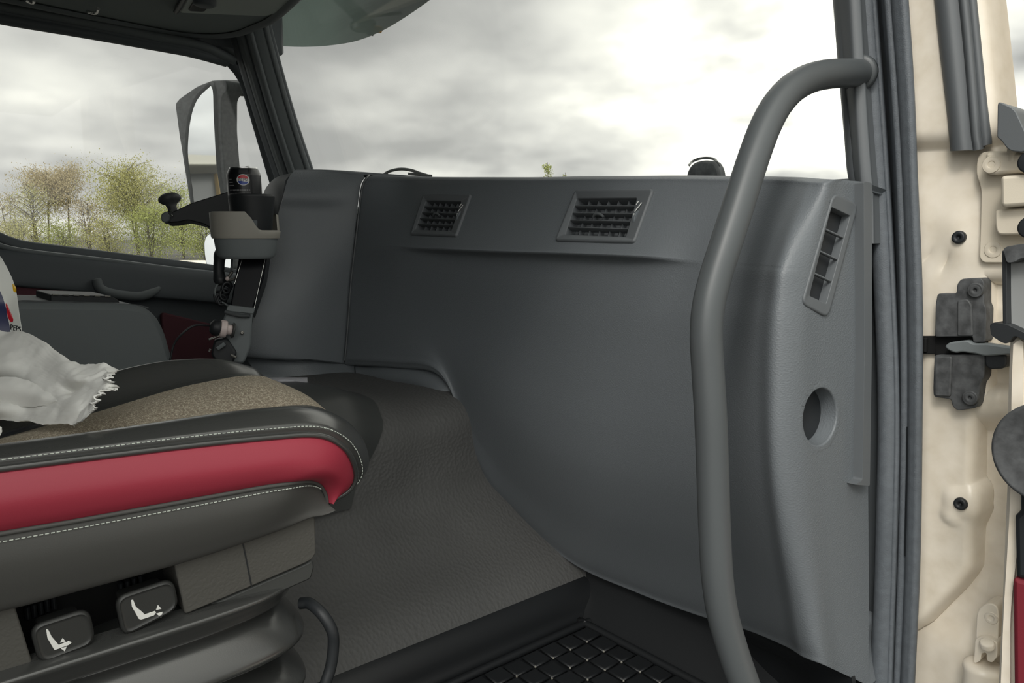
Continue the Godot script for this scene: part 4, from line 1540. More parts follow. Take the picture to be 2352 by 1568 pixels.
	tag(obj("crumb", cr_, M.nub), "tiny beige crumb on the engine tunnel below the console strip", "crumb")

# ------------------------------------------------------------------ passenger seat
const SX := 0.77                              # plane of the seat's side that faces the door
func back_ext(p: Array, z := .30) -> Array:   # lead a side-view line on to behind the frame
	var d: Vector3 = (p[0] - p[2]).normalized()
	var o := [p[0] + d * (z - p[0].z) / maxf(d.z, .2), p[0] + d * (z - p[0].z) * .5 / maxf(d.z, .2)]
	o.append_array(p)
	return o
func nosed(l: Array, x: float, tail: Array) -> Array:
	var p := back_ext(pxX(l, x))
	var e: Vector3 = p[-1]
	for q in tail:
		p.append(e + Vector3(0, q[1], q[0]))
	return p
func stitches(parent, line: Array, step: float, size: float, out: Vector3):
	var total := 0.0
	for i in range(1, line.size()):
		total += line[i].distance_to(line[i - 1])
	var pts := even(line, int(total / step) * 2)
	var s := Shape.new()
	for i in range(0, pts.size() - 1, 2):
		s.bar(pts[i], pts[i].lerp(pts[i + 1], 1.45), out, size, size * .8, size * .3)
	var o := obj("stitching", s, M.stitch, parent)
	o.set_meta("kind", "stuff")
func passenger_seat():
	var t = thing("passenger_seat", "passenger seat with beige cloth cushion, black leather bolsters and a red leather side band", "seat", Vector3(.55, -.02, -.05))
	var N := 80
	var pip := smooth(back_ext(pxX(L([0, 1072, 120, 1057, 250, 1041, 400, 1023, 520, 1010, 640, 999, 710, 995, 755, 1003, 792, 1027, 816, 1058, 830, 1090, 833, 1112, 822, 1136, 800, 1153, 772, 1169]), SX)), N)
	for i in N:
		pip[i].x -= .028 * smoothstep(.86, 1.0, float(i) / (N - 1))
	# right bolster: from the piping over the crest to the cloth
	var clo := smooth(nosed(L([0, 1042, 250, 998, 500, 950, 640, 933, 700, 930, 735, 936]), .695, [[-.012, -.008], [-.022, -.026], [-.026, -.055], [-.02, -.085]]), N)
	var crest := []
	var shoulder := []
	for i in N:
		var f := float(i) / (N - 1)
		var m: Vector3 = pip[i].lerp(clo[i], .45)
		crest.append(m + Vector3(.006, .016 * (1.0 - smoothstep(.8, .95, f)), -.022 * smoothstep(.78, .95, f)))
		shoulder.append(pip[i].lerp(clo[i], .14) + Vector3(.007, .009 * (1.0 - smoothstep(.82, .98, f)), -.011 * smoothstep(.80, .96, f)))
	var bl := Shape.new()
	bl.grid(surf([pip, shoulder, crest, clo], N * 2, 20))
	obj("bolster", bl, M.leather_black, t)
	# cloth
	var mid := smooth(nosed(L([0, 1012, 250, 955, 450, 908, 580, 884, 640, 886, 680, 897]), .60, [[-.012, -.006], [-.024, -.024], [-.028, -.055], [-.02, -.085]]), N)
	var clf := smooth(nosed(L([60, 990, 215, 948, 400, 893, 520, 868, 575, 862, 604, 864]), .50, [[-.012, -.006], [-.022, -.024], [-.026, -.055], [-.02, -.085]]), N)
	var cs := Shape.new()
	cs.grid(surf([clo, clo.map(func(q): return q), mid, clf], 2, 2) if false else surf([clo, mid, clf], N * 2, 24))
	obj("cloth_cushion", cs, M.cloth, t)
	# left bolster
	var lc := smooth(nosed(L([100, 905, 200, 872, 300, 843, 400, 826, 500, 824, 560, 838]), .445, [[-.018, -.010], [-.03, -.032], [-.032, -.06], [-.02, -.09]]), N)
	var lv := []
	for i in N:
		lv.append(clf[i].lerp(lc[i], .35) + Vector3(0, -.006, 0))
	var ll := []
	for i in N:
		ll.append(lc[i] + Vector3(-.035, -.035, .004))
	var lb := []
	for i in N:
		lb.append(lc[i] + Vector3(-.03, -.12, .01))
	var ls := Shape.new()
	ls.grid(surf([clf, lv, lc, ll, lb], N * 2, 24))
	obj("bolster", ls, M.leather_black, t)
	# piping and stitching along the red band
	var ps := Shape.new()
	ps.tube(smooth(offs(pip, Vector3(.002, -.0012, 0)), 120), .0032, 8)
	obj("piping", ps, M.leather_black, t)
	var st := []
	for i in N:
		st.append(pip[i].lerp(shoulder[i], .5) + Vector3(.0036, .0022, -.002 * smoothstep(.8, .95, float(i) / N)))
	stitches(t, smooth(st, 160), .0042, .0008, Vector3(1, .4, 0))
	# red band and grey skirt
	var qq := smooth(back_ext(pxX(L([0, 1224, 125, 1203, 250, 1181, 400, 1154, 500, 1136, 620, 1115, 680, 1109, 718, 1110, 748, 1121, 766, 1140, 774, 1158, 775, 1167]), SX + .004)), N)
	for i in N:
		qq[i].x -= .026 * smoothstep(.88, 1.0, float(i) / (N - 1))
	var rb := Shape.new()
	var rm := []
	var ra := []
	var rc := []
	for i in N:
		var bulge := Vector3(.012, 0, -.004 * smoothstep(.8, 1, float(i) / N))
		ra.append(pip[i].lerp(qq[i], .2) + bulge * .62)
		rm.append(pip[i].lerp(qq[i], .5) + bulge)
		rc.append(pip[i].lerp(qq[i], .8) + bulge * .62)
	rb.grid(surf([pip, ra, rm, rc, qq], N * 2, 20))
	obj("red_band", rb, M.leather_red, t)
	var bot := smooth(back_ext(pxX(L([0, 1404, 40, 1395, 200, 1352, 400, 1298, 560, 1247, 660, 1211, 710, 1190, 740, 1184, 760, 1177, 770, 1171]), SX - .012)), N)
	var sk := Shape.new()
	var s1 := []
	var s2 := []
	var edge := []
	for i in N:
		var f := float(i) / (N - 1)
		edge.append(qq[i].lerp(bot[i], .06) + Vector3(.0035, 0, 0) * (1.0 - smoothstep(.88, .98, f)))
		s1.append(qq[i].lerp(bot[i], .35) + Vector3(.010, 0, 0) * (1.0 - smoothstep(.84, .98, f)))
		s2.append(qq[i].lerp(bot[i], .75) + Vector3(.008, 0, 0) * (1.0 - smoothstep(.84, .98, f)))
	var under := offs(bot, Vector3(-.03, .004, .0))
	sk.grid(surf([qq, edge, s1, s2, bot, under], N * 2, 30))
	obj("side_skirt", sk, M.leather_grey, t)
	var se := Shape.new()
	se.tube(smooth(offs(qq, Vector3(.0022, 0, 0)), 120), .0022, 8)
	obj("piping", se, M.leather_grey, t)
	var st2 := []
	for i in N:
		st2.append(qq[i].lerp(bot[i], .085) + Vector3(.0052, 0, 0))
	st2 = st2.slice(0, N - 3)
	stitches(t, smooth(st2, 160), .0042, .0009, Vector3(1, 0, 0))
	# closed underside and back
	var core := Shape.new()
	core.box(Vector3(.60, .43, -.02), Vector3(.27, .06, .5), .02)
	obj("seat_pan", core, M.black, t)
	var bk := Shape.new()
	bk.slab(surf([[Vector3(.40, .46, .30), Vector3(.6, .46, .34), Vector3(.77, .46, .30)], [Vector3(.40, .8, .36), Vector3(.6, .8, .41), Vector3(.77, .8, .36)], [Vector3(.44, 1.15, .42), Vector3(.6, 1.15, .46), Vector3(.73, 1.15, .42)]], 14, 18), .1)
	obj("backrest", bk, M.leather_black, t)
	# base: trim panel, frame pieces, recess with two buttons
	var bx := SX - .018
	var tp := Shape.new()
	tp.plate(fillet(pxX(L([399, 1290, 560, 1240, 716, 1180, 724, 1188, 726, 1270, 718, 1284, 700, 1294, 562, 1353, 426, 1411]), bx), .003, 3), Vector3.RIGHT, .08, .004)
	obj("trim_panel", tp, M.panel_grain, t)
	var tj := Shape.new()
	tj.bar(onX(558, 1246, bx + .0004), onX(578, 1347, bx + .0004), Vector3.RIGHT, .0011, .0008, .0002)
	obj("panel_joint", tj, M.black, t)
	var fl := Shape.new()
	fl.plate(fillet(pxX(L([-300, 1480, 33, 1388, 80, 1540, 100, 1600, -300, 1730]), bx), .003, 3), Vector3.RIGHT, .08, .004)
	obj("frame_side", fl, M.panel_grain, t)
	var fb := Shape.new()
	fb.plate(fillet(pxX(L([70, 1548, 240, 1490, 426, 1412, 562, 1354, 700, 1295, 718, 1285, 724, 1300, 715, 1330, 380, 1478, 90, 1600]), bx - .004), .004, 3), Vector3.RIGHT, .08, .004)
	obj("frame_rail", fb, M.tray, t)
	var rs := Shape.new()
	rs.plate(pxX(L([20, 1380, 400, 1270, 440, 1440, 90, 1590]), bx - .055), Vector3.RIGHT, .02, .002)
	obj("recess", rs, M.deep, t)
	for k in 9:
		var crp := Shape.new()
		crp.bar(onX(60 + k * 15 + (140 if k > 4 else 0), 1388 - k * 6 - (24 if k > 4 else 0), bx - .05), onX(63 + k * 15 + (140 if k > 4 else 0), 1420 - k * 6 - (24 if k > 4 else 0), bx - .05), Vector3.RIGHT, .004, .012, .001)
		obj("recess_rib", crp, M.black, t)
	var specs := [
		[[66, 1440, 207, 1395, 224, 1478, 90, 1530], [106, 1445, 111, 1446, 119, 1462, 132, 1477, 135, 1481, 158, 1472, 165, 1475, 158, 1481, 125, 1493, 109, 1465], [144, 1465, 138, 1476, 151, 1473], [140, 1489, 153, 1485, 149, 1496], "seat height symbol"],
		[[262, 1373, 400, 1327, 415, 1398, 282, 1467], [301, 1378, 306, 1377, 312, 1393, 327, 1405, 332, 1411, 356, 1403, 359, 1406, 354, 1413, 324, 1423, 319, 1421, 303, 1393], [363, 1389, 358, 1401, 371, 1398], [359, 1409, 374, 1405, 370, 1418], "seat tilt symbol"]]
	for q in specs:
		var bu := Node3D.new()
		bu.name = "seat_button"
		bu.position = onX(q[0][0], q[0][1], bx) - t.position
		t.add_child(bu, true)
		var ol := fillet(pxX(L(q[0]), bx + .004), .0125, 6)
		var cap := Shape.new()
		cap.grid([offs(Shape.inset(ol, Vector3.RIGHT, .007), Vector3(-.03, 0, 0)), offs(Shape.inset(ol, Vector3.RIGHT, .005), Vector3(-.006, 0, 0)), offs(ol, Vector3(-.0045, 0, 0)), offs(Shape.inset(ol, Vector3.RIGHT, .0008), Vector3(-.0012, 0, 0)), offs(Shape.inset(ol, Vector3.RIGHT, .003), Vector3(.0, 0, 0))], true)
		var rim := offs(Shape.inset(ol, Vector3.RIGHT, .003), Vector3(.0, 0, 0))
		cap.grid([rim, offs(Shape.inset(ol, Vector3.RIGHT, .0042), Vector3(-.0012, 0, 0)), offs(Shape.inset(ol, Vector3.RIGHT, .006), Vector3(-.0012, 0, 0))], true)
		cap.flat(offs(Shape.inset(ol, Vector3.RIGHT, .006), Vector3(-.0012, 0, 0)), Vector3.RIGHT)
		obj("cap", cap, M.button, bu)
		for k in [1, 2, 3]:
			var sy := Shape.new()
			sy.plate(pxX(L(q[k]), bx + .0034), Vector3.RIGHT, .001, .0002)
			var so := obj("symbol", sy, M.white_card, bu)
			if k == 1:
				so.set_meta("label", q[4])
	# bellows
	var be := Shape.new()
	var rings := []
	var lev := [[.335, -.018], [.3315, -.004], [.328, .004], [.324, .005], [.318, .002], [.306, -.004], [.302, -.012], [.298, -.018], [.288, -.006], [.274, .006], [.264, .011], [.257, .007], [.250, -.01], [.244, -.026], [.236, -.026], [.225, -.004], [.212, .010], [.203, .008], [.196, -.01], [.19, -.028], [.18, -.03], [.165, 0.0], [.15, .01], [.14, 0.0], [.13, -.03], [.1, 0.0], [.06, -.03], [-.02, 0.0]]
	for l in lev:
		var ring := []
		var hx: float = .235 + l[1]
		var hz: float = .31 + l[1]
		for k in 120:
			var an := TAU * k / 120.0
			var px := signf(cos(an)) * pow(absf(cos(an)), .28) * hx
			var pz := signf(sin(an)) * pow(absf(sin(an)), .28) * hz
			ring.append(Vector3(.525 + px, l[0] + .02 * clampf((-pz) / .31, -1, 1) * 0.0, -.035 + pz))
		rings.append(ring)
	var fine := []
	for k in 120:
		var col := []
		for r in rings:
			col.append(r[k])
		fine.append(cr(col, 130))
	be.grid(fine, false, true)
	obj("bellows", be, M.leather_black, t)
	var cb := Shape.new()
	cb.tube(cr([onX(690, 1385, SX - .06), onX(712, 1386, SX - .05), onX(740, 1410, SX - .03), onX(762, 1446, SX - .02), onX(766, 1480, SX - .02), onX(760, 1530, SX - .02), onX(744, 1580, SX - .02), onX(730, 1640, SX - .03)], 40), .0065, 12)
	obj("air_hose", cb, M.black, t)

# ------------------------------------------------------------------ paper and packet on the seat
func seat_clutter():
	var rng := RandomNumberGenerator.new()
	rng.seed = 40
	var fn := FastNoiseLite.new()
	fn.seed = 12
	fn.frequency = 9.0
	# the sheet: rows from its upper edge to its lower edge
	var top := L([-120, 752, 0, 760, 60, 762, 120, 800, 168, 832, 205, 838, 238, 836, 262, 850])
	var m1 := L([-120, 850, 0, 840, 70, 842, 125, 858, 170, 868, 210, 868, 236, 866, 250, 866])
	var m2 := L([-120, 900, 0, 892, 70, 886, 130, 893, 170, 898, 210, 893, 240, 888, 262, 890])
	var m3 := L([-120, 950, 0, 930, 70, 926, 130, 928, 170, 932, 205, 924, 220, 914, 232, 902])
	var bt := L([-120, 950, 0, 960, 60, 968, 100, 975, 150, 974, 172, 971, 190, 960, 214, 940])
	var dd := [.93, .92, .90, .87, .84, .82, .80, .79]
	var net := []
	var ri := 0
	for r in [top, m1, m2, m3, bt]:
		var row := []
		for i in 8:
			var d: float = dd[i] - [0.0, .045, .055, .085, .095][ri] + [.0, -.01, .015, -.012, .0][ri] * sin(i * 1.9)
			row.append(P(r[i].x, r[i].y, d))
		net.append(row)
		ri += 1
	var g := surf(net, 64, 110)
	for j in 110:
		var torn := rng.randf_range(-.0022, .0022) + .003 * sin(j * .55) + .0012 * sin(j * 1.7)
		for i in 64:
			var f := smoothstep(.86, 1.0, i / 63.0)
			g[j][i] += RT * torn * f + Vector3(.3, 1, .2) * (.0035 * fn.get_noise_3dv(g[j][i] * 2.2) - .0028 * absf(fn.get_noise_3dv(g[j][i] * 3.6))) * (1.0 - f * .5)
	var sh := Shape.new()
	sh.slab(g, .0012)
	var t = thing("torn_paper", "crumpled white paper wrapper with a torn fuzzy edge lying on the seat", "paper", P(120, 960, .82))
	obj("sheet", sh, M.paper, t)
	var fd := Shape.new()
	var f2 := surf([pxD(L([-120, 880, 0, 866, 58, 872, 100, 892, 146, 915]), [.865, .845, .835, .82, .80]), pxD(L([-120, 905, 0, 892, 60, 900, 100, 912, 140, 925]), [.85, .83, .82, .805, .79]), pxD(L([-120, 940, 0, 935, 60, 935, 95, 932, 142, 919]), [.845, .83, .82, .805, .793])], 40, 16)
	for r in f2:
		for i in r.size():
			r[i] += Vector3(0, 1, 0) * .003 * fn.get_noise_3dv(r[i] * 3.0)
	fd.slab(f2, .001)
	obj("fold", fd, M.paper, t)
	var fr := Shape.new()
	for q in [[250, 849, 273, 850], [252, 889, 264, 891], [244, 872, 251, 869], [168, 973, 171, 980], [226, 903, 233, 907]]:
		fr.tube([P(q[0], q[1], .79), P((q[0] + q[2]) / 2.0, (q[1] + q[3]) / 2.0, .79), P(q[2], q[3], .79)], [.0009, .0007, .0003], 5)
	var fo := obj("torn_fibres", fr, M.paper, t)
	fo.set_meta("kind", "stuff")
	var sc := Shape.new()
	sc.slab(surf([pxD(L([-40, 984, -10, 980, 3, 984]), .70), pxD(L([-40, 996, -8, 992, 5, 990]), .695), pxD(L([-40, 1012, -12, 1004, 1, 1000]), .69)], 12, 10), .0015)
	tag(obj("paper_scrap", sc, M.white_card), "small white paper scrap at the left edge of the cloth cushion, below the torn wrapper", "paper")
	# printed packet standing behind the paper
	var b = thing("printed_packet", "shiny white, navy and red plastic packet standing behind the torn paper", "packet", P(20, 770, 1.0))
	var q1 := [[-80, 520, .98], [-12, 580, 1.0], [4, 600, 1.0], [24, 640, 1.0], [34, 675, .995], [40, 720, .99], [47, 765, .985], [48, 800, .98]]
	var q2 := [[-90, 560, .97], [-40, 610, .97], [-12, 646, .97], [2, 672, .97], [10, 694, .97], [18, 722, .965], [26, 756, .96], [30, 800, .955]]
	var q3 := [[-210, 540, .99], [-230, 600, .97], [-245, 640, .96], [-255, 680, .955], [-262, 700, .95], [-275, 740, .945], [-285, 770, .94], [-295, 800, .94]]
	var wht := []
	var nav := []
	for i in 8:
		var a := P(q1[i][0], q1[i][1], q1[i][2])
		var m := P(q2[i][0], q2[i][1], q2[i][2])
		var c := P(q3[i][0], q3[i][1], q3[i][2])
		wht.append([a + FW * .004, a, a.lerp(m, .5) - FW * .008, m])
		nav.append([m, m.lerp(c, .4) - FW * .012, c])
	var ws_ := Shape.new()
	ws_.slab(surf(wht, 14, 30), .001)
	obj("white_side", ws_, M.bag_white, b)
	var ns := Shape.new()
	ns.slab(surf(nav, 14, 30), .001)
	obj("navy_side", ns, M.bag_navy, b)
	var rp := Shape.new()
	rp.plate(fillet(pxD(L([12, 694, 22, 716, 29, 734, 26, 741, 18, 730]), .955), .003, 3), -FW, .002, .0004)
	obj("red_print", rp, M.bag_red, b)
	var yp := Shape.new()
	yp.plate(fillet(pxD(L([28, 650, 34, 662, 34, 672, 30, 668]), .975), .002, 3), -FW, .003, .0004)
	obj("yellow_print", yp, M.bag_yellow, b)
	var tm := TextMesh.new()
	tm.text = "PEPS"
	tm.font_size = 32
	tm.pixel_size = .0003
	tm.depth = .001
	var to := obj("lettering", tm, M.black, b)
	to.transform = Transform3D(Basis(RT.rotated(FW, .25) * .62, UP.rotated(FW, .05), -FW), P(36, 753, .948) - b.position)

# ------------------------------------------------------------------ grab handle
func grab_handle():
	var t = thing("grab_handle", "long bent grey tube grab handle in front of the dashboard beside the open door", "grab handle", P(1720, 1600, .84))
	var pts := [[1975, 168, .985], [1945, 168, .955], [1905, 170, .925], [1860, 180, .90], [1818, 204, .878], [1784, 242, .862], [1758, 290, .85], [1735, 350, .84], [1712, 420, .832], [1690, 490, .826], [1664, 570, .82], [1642, 640, .817], [1627, 705, .815], [1622, 770, .815], [1626, 850, .817], [1632, 950, .82], [1636, 1050, .824], [1639, 1150, .828], [1643, 1250, .832], [1648, 1330, .836], [1660, 1410, .842], [1682, 1490, .85], [1706, 1560, .858], [1740, 1650, .87], [1780, 1740, .885]]
	var p := []
	for q in pts:
		p.append(P(q[0], q[1], q[2]))
	var s := Shape.new()
	s.tube(smooth(p, 150), .0172, 28)
	obj("tube", s, M.handle, t)
	var fl := Shape.new()
	var f0: Vector3 = P(1972, 168, .985)
	fl.lathe(f0, P(1945, 168, .955) - f0, [Vector2(0, -.006), Vector2(.0225, -.006), Vector2(.023, .001), Vector2(.021, .004), Vector2(.0172, .005)], 32)
	obj("flange", fl, M.handle, t)

# ------------------------------------------------------------------ seals and body pillar of the open doorway
func door_frame():
	var sr := root_structure("trim_7")
	var bulb := cr([P(1932, -1000, 1.0), P(1960, -500, 1.0), P(1984, -80, 1.0), P(1989, 0, 1.0), P(2001, 160, 1.0), P(2013, 330, 1.0), P(2024, 500, 1.0), P(2033, 680, 1.0), P(2040, 860, 1.0), P(2041, 1000, 1.0), P(2038, 1150, 1.0), P(2034, 1300, 1.01), P(2029, 1450, 1.02), P(2023, 1640, 1.03)], 90)
	var b := Shape.new()
	b.tube(bulb, .0135, 18)
	obj("seal_bulb", b, M.rubber, sr)
	var b2 := Shape.new()
	var off2 := []
	for q in bulb:
		off2.append(q + RT * .004 - FW * .0125)
	b2.tube(off2, .0035, 8)
	obj("seal_ridge", b2, M.rubber, sr)
	var lips := [[2066, 2044, .985], [2086, 2064, .975], [2101, 2081, .97]]
	var xs := [[-1000, 1972, 1986, 2002, 2014], [-500, 2004, 2018, 2034, 2046], [-230, 2022, 2036, 2052, 2064], [-80, 2032, 2046, 2062, 2074], [0, 2036, 2051, 2067, 2079], [200, 2051, 2066, 2081, 2092], [420, 2064, 2078, 2092, 2101], [700, 2072, 2088, 2102, 2112], [1000, 2073, 2089, 2102, 2111], [1300, 2066, 2083, 2096, 2106], [1568, 2056, 2072, 2085, 2094], [1660, 2052, 2068, 2081, 2090]]
	var net := []
	for q in xs:
		var r := []
		var y: float = q[0]
		r.append(onZ(q[1] - 34, y, -1.0599))
		r.append(onZ(q[1] - 14, y, -1.0495))
		r.append(onZ(q[1], y, -1.0131))
		r.append(onZ(q[1] + 4, y, -1.0058))
		r.append(onZ((q[1] + q[2]) / 2.0 + 3, y, -1.0121))
		r.append(onZ(q[2], y, -1.0121))
		r.append(onZ(q[2] + 5, y, -1.0027))
		r.append(onZ(q[3], y, -0.9996))
		r.append(onZ(q[4] - 2, y, -0.9996))
		r.append(onZ(q[4], y, -1.0100))
		net.append(r)
	var lp := Shape.new()
	lp.slab(surf(net, 60, 90), .004)
	obj("seal_lip", lp, M.rubber, sr)
	var gv := Shape.new()
	gv.tube(cr([onZ(2094, 980, -1.006), onZ(2093, 1060, -1.006), onZ(2091, 1140, -1.006), onZ(2088, 1276, -1.006)], 30), .0062, 8)
	obj("water_channel", gv, M.black, sr)
	var il := Shape.new()
	il.slab([[P(1935, -1000, 1.05), P(1985, -1000, 1.03)], [P(1995, -80, 1.05), P(2045, -80, 1.03)], [P(2010, 420, 1.05), P(2075, 420, 1.03)], [P(2000, 1000, 1.06), P(2080, 1000, 1.03)], [P(1985, 1660, 1.08), P(2075, 1660, 1.05)]], .01)
	obj("frame_flange", il, M.trim_dark, sr)
	# cream body pillar with its pressed shapes
	var Z := -1.03
	var poly := PackedVector2Array([Vector2(2232, 952), Vector2(2228, 1108), Vector2(2246, 1135), Vector2(2246, 1175), Vector2(2228, 1215), Vector2(2224, 1308), Vector2(2196, 1346), Vector2(2112, 1430), Vector2(2040, 1470), Vector2(2040, 1800), Vector2(2500, 1800), Vector2(2500, 900), Vector2(2262, 900)])
	var poly2 := PackedVector2Array([Vector2(2262, 900), Vector2(2262, 640), Vector2(2500, 640), Vector2(2500, 910)])
	var rows := []
	for j in 230:
		var y := -90.0 + 1760.0 * (j - 40) / 189.0 if j >= 40 else -1000.0 + 910.0 * j / 40.0
		var xl := curve_at([[-1000, 2004], [-90, 2072], [0, 2076], [200, 2090], [420, 2100], [700, 2110], [1000, 2109], [1300, 2104], [1568, 2092], [1700, 2086]], y) - 62.0 - 20.0 * smoothstep(1250.0, 1450.0, y)
		var xr := curve_at([[-1000, 2180], [-90, 2254], [0, 2266], [120, 2279], [235, 2291], [330, 2298], [500, 2330], [800, 2345], [1700, 2345]], y)
		var row := []
		for i in 70:
			var x := lerpf(xl, xr, i / 69.0)
			var q := Vector2(x, y)
			var z := 0.0
			z -= .016 * smoothstep(308.0, 345.0, y - (x - 2100) * -.06) 
			z += .010 * smoothstep(345.0, 520.0, y)
			z -= .030 * smoothstep(9.0, -9.0, pdist(poly, q)) * smoothstep(940.0, 1000.0, y)
			z -= .018 * smoothstep(10.0, -10.0, pdist(poly2, q))
			z += .006 * exp(-pow((x - 2206) / 34.0, 4) - pow((y - 1157) / 32.0, 4))
			z += .006 * exp(-pow((x - 2202) / 40.0, 2) - pow((y - 545) / 60.0, 2))
			z -= .004 * exp(-pow((x - 2128 + (y - 590) * .8) / 10.0, 2) - pow((y - 590) / 16.0, 2))
			z -= .005 * exp(-pow((x - 2172 + (y - 602) * .5) / 10.0, 2) - pow((y - 602) / 20.0, 2))
			z += .008 * exp(-pow((x - 2186) / 22.0, 2) - pow((y - 1190 - (x - 2186) * .5) / 10.0, 2)) * 0.6
			z += .010 * exp(-pow((x - 2190) / 60.0, 2)) * smoothstep(1440.0, 1520.0, y)
			for d in [[2285, 715], [2286, 905], [2261, 1051], [2259, 1167], [2303, 1148], [2255, 1261], [2297, 1242], [2236, 1361], [2260, 1352]]:
				z += .0022 * exp(-(pow((x - d[0]) / 5.0, 2) + pow((y - d[1]) / 9.0, 2)))
			z -= .05 * smoothstep(.93, 1.0, i / 69.0) * (1.0 if y < 340 else 0.0)
			z -= .03 * (1.0 - smoothstep(.0, .2, i / 69.0))
			row.append(onZ(x, y, Z) + Vector3(0, 0, z))
		rows.append(row)
	var body := Shape.new()
	body.slab(rows, .006)
	struct("wall_right_front", body, M.cream)
	var outer := Shape.new()
	outer.slab([[Vector3(1.205, 1.75, -1.0), Vector3(1.19, 1.75, -1.25)], [Vector3(1.215, 1.2, -1.0), Vector3(1.195, 1.2, -1.27)], [Vector3(1.225, .7, -1.01), Vector3(1.205, .7, -1.3)], [Vector3(1.225, -.3, -1.01), Vector3(1.205, -.3, -1.35)]], .02)
	struct("wall_right_outer", outer, M.cream_clean)
	# black plugs
	var zp := Vector3(0, 0, 1)
	for q in [[2202, 545, "round black plug in the cream door pillar, above the black strap cover", 16], [2206, 1157, "round black plug in the cream door pillar, below the black strap cover", 16.5]]:
		var pg := thing("pillar_plug", q[2], "plug", onZ(q[0], q[1], Z), "round plugs in the door pillar")
		var s := Shape.new()
		var c := onZ(q[0], q[1], Z + .008)
		s.lathe(c, zp, [Vector2(.0078, -.006), Vector2(.0080, .0), Vector2(.0074, .002), Vector2(.0055, .0028), Vector2(.003, .0022), Vector2(.0022, -.001), Vector2(0, -.001)], 28)
		obj("cap", s, M.black, pg)
	# rubber end of the upper weatherstrip
	var rw := []
	for q in [[-1000, 2062, 2128, 2136, 2148], [-500, 2105, 2171, 2179, 2191], [-230, 2128, 2194, 2202, 2214], [-90, 2140, 2206, 2214, 2226], [0, 2152, 2216, 2224, 2237], [120, 2165, 2228, 2236, 2249], [240, 2179, 2238, 2246, 2261], [310, 2186, 2244, 2252, 2269], [335, 2188, 2248, 2256, 2272], [346, 2189, 2249, 2256, 2272]]:
		var y: float = q[0]
		rw.append([onZ(q[1], y, Z - .004), onZ(q[1] + 2, y, Z + .010), onZ(lerpf(q[1], q[2], .35), y, Z + .016), onZ(lerpf(q[1], q[2], .8), y, Z + .010), onZ(q[2] - 3, y - 1, Z + .016), onZ(q[2] + 3, y - 3, Z + .012), onZ(q[3], y - 8, Z + .003), onZ(q[3] + 4, y - 10, Z + .009), onZ(q[4] - 2, y - 14, Z + .008), onZ(q[4], y - 15, Z - .004)])
	var ws2 := Shape.new()
	ws2.slab(surf(rw, 50, 50), .003)
	tag(obj("weatherstrip_end", ws2, M.dash_smooth), "dark grey rubber weatherstrip ending in the upper part of the cream door pillar", "weatherstrip")
	# black cap above the hinge
	var cp := Shape.new()
	cp.plate(fillet(pxZ(L([2291, 231, 2331, 250, 2347, 285, 2358, 310, 2358, 350, 2318, 347, 2298, 321, 2290, 316]), Z + .05), .006), zp, .07, .008)
	tag(obj("hinge_bumper", cp, M.dash_smooth), "dark grey plastic bumper cap just above the upper door hinge", "bumper cap")
	# upper hinge
	var h = thing("door_hinge", "cast cream upper door hinge with two torx bolts on the door pillar", "hinge", onZ(2280, 604, Z), "door hinges on the pillar")
	var hp := Shape.new()
	hp.plate(fillet(pxZ(L([2248, 352, 2270, 347, 2400, 347, 2400, 604, 2258, 603, 2249, 592, 2254, 444, 2251, 424, 2242, 402, 2243, 372]), Z + .008), .006, 4), zp, .03, .005)
	obj("leaf", hp, M.cream_cast, h)
	var k1 := Shape.new()
	k1.plate(fillet(pxZ(L([2262, 349, 2400, 349, 2400, 397, 2350, 397, 2337, 396, 2292, 400, 2284, 402, 2262, 398]), Z + .026), .006, 4), zp, .035, .006)
	obj("upper_knuckle", k1, M.cream_cast, h)
	var k2 := Shape.new()
	k2.plate(fillet(pxZ(L([2297, 404, 2400, 398, 2400, 468, 2298, 476]), Z + .045), .005, 4), zp, .05, .006)
	obj("door_arm", k2, M.cream_cast, h)
	var k3 := Shape.new()
	k3.plate(fillet(pxZ(L([2284, 482, 2400, 476, 2400, 540, 2290, 539, 2285, 520]), Z + .03), .005, 4), zp, .04, .006)
	obj("lower_knuckle", k3, M.cream_cast, h)
	var pin := Shape.new()
	pin.lathe(onZ(2328, 350, Z + .02), Vector3.UP, [Vector2(.0, .008), Vector2(.006, .008), Vector2(.0065, .006), Vector2(.0065, -.01)], 24)
	obj("pin", pin, M.cream_cast, h)
	for q in [[2277, 378, .026], [2281, 573, .008]]:
		var bt := Shape.new()
		var c := onZ(q[0], q[1], Z + q[2])
		bt.lathe(c, zp, [Vector2(.0096, -.004), Vector2(.0098, .0004), Vector2(.009, .0012), Vector2(.0084, .0006), Vector2(.0078, .0012), Vector2(.0045, .0012), Vector2(.0036, .0), Vector2(.0030, -.003), Vector2(0, -.003)], 30)
		obj("bolt", bt, M.cream_cast, h)
		var tx := Shape.new()
		tx.lathe(c, zp, [Vector2(.0030, -.0005), Vector2(.0026, -.002), Vector2(0, -.002)], 6)
		obj("bolt_socket", tx, M.steel, h)
	for q in [[2366, 372], [2366, 522]]:
		var bo := Shape.new()
		bo.lathe(onZ(q[0], q[1], Z + .05), zp, [Vector2(.012, -.004), Vector2(.012, .001), Vector2(.010, .002), Vector2(0, .002)], 24)
		obj("bore_plug", bo, M.black, h)
	# strap cover and check strap
	var sc = thing("strap_cover", "worn black plastic cover of the door check strap with two screw lugs", "strap cover", onZ(2205, 930, Z))
	var up := Shape.new()
	up.plate(fillet(pxZ(L([2153, 674, 2197, 674, 2198, 652, 2208, 640, 2254, 638, 2260, 648, 2260, 698, 2265, 707, 2263, 786, 2234, 786, 2234, 772, 2147, 774, 2149, 698]), Z + .018), .0035, 4), zp, .024, .003)
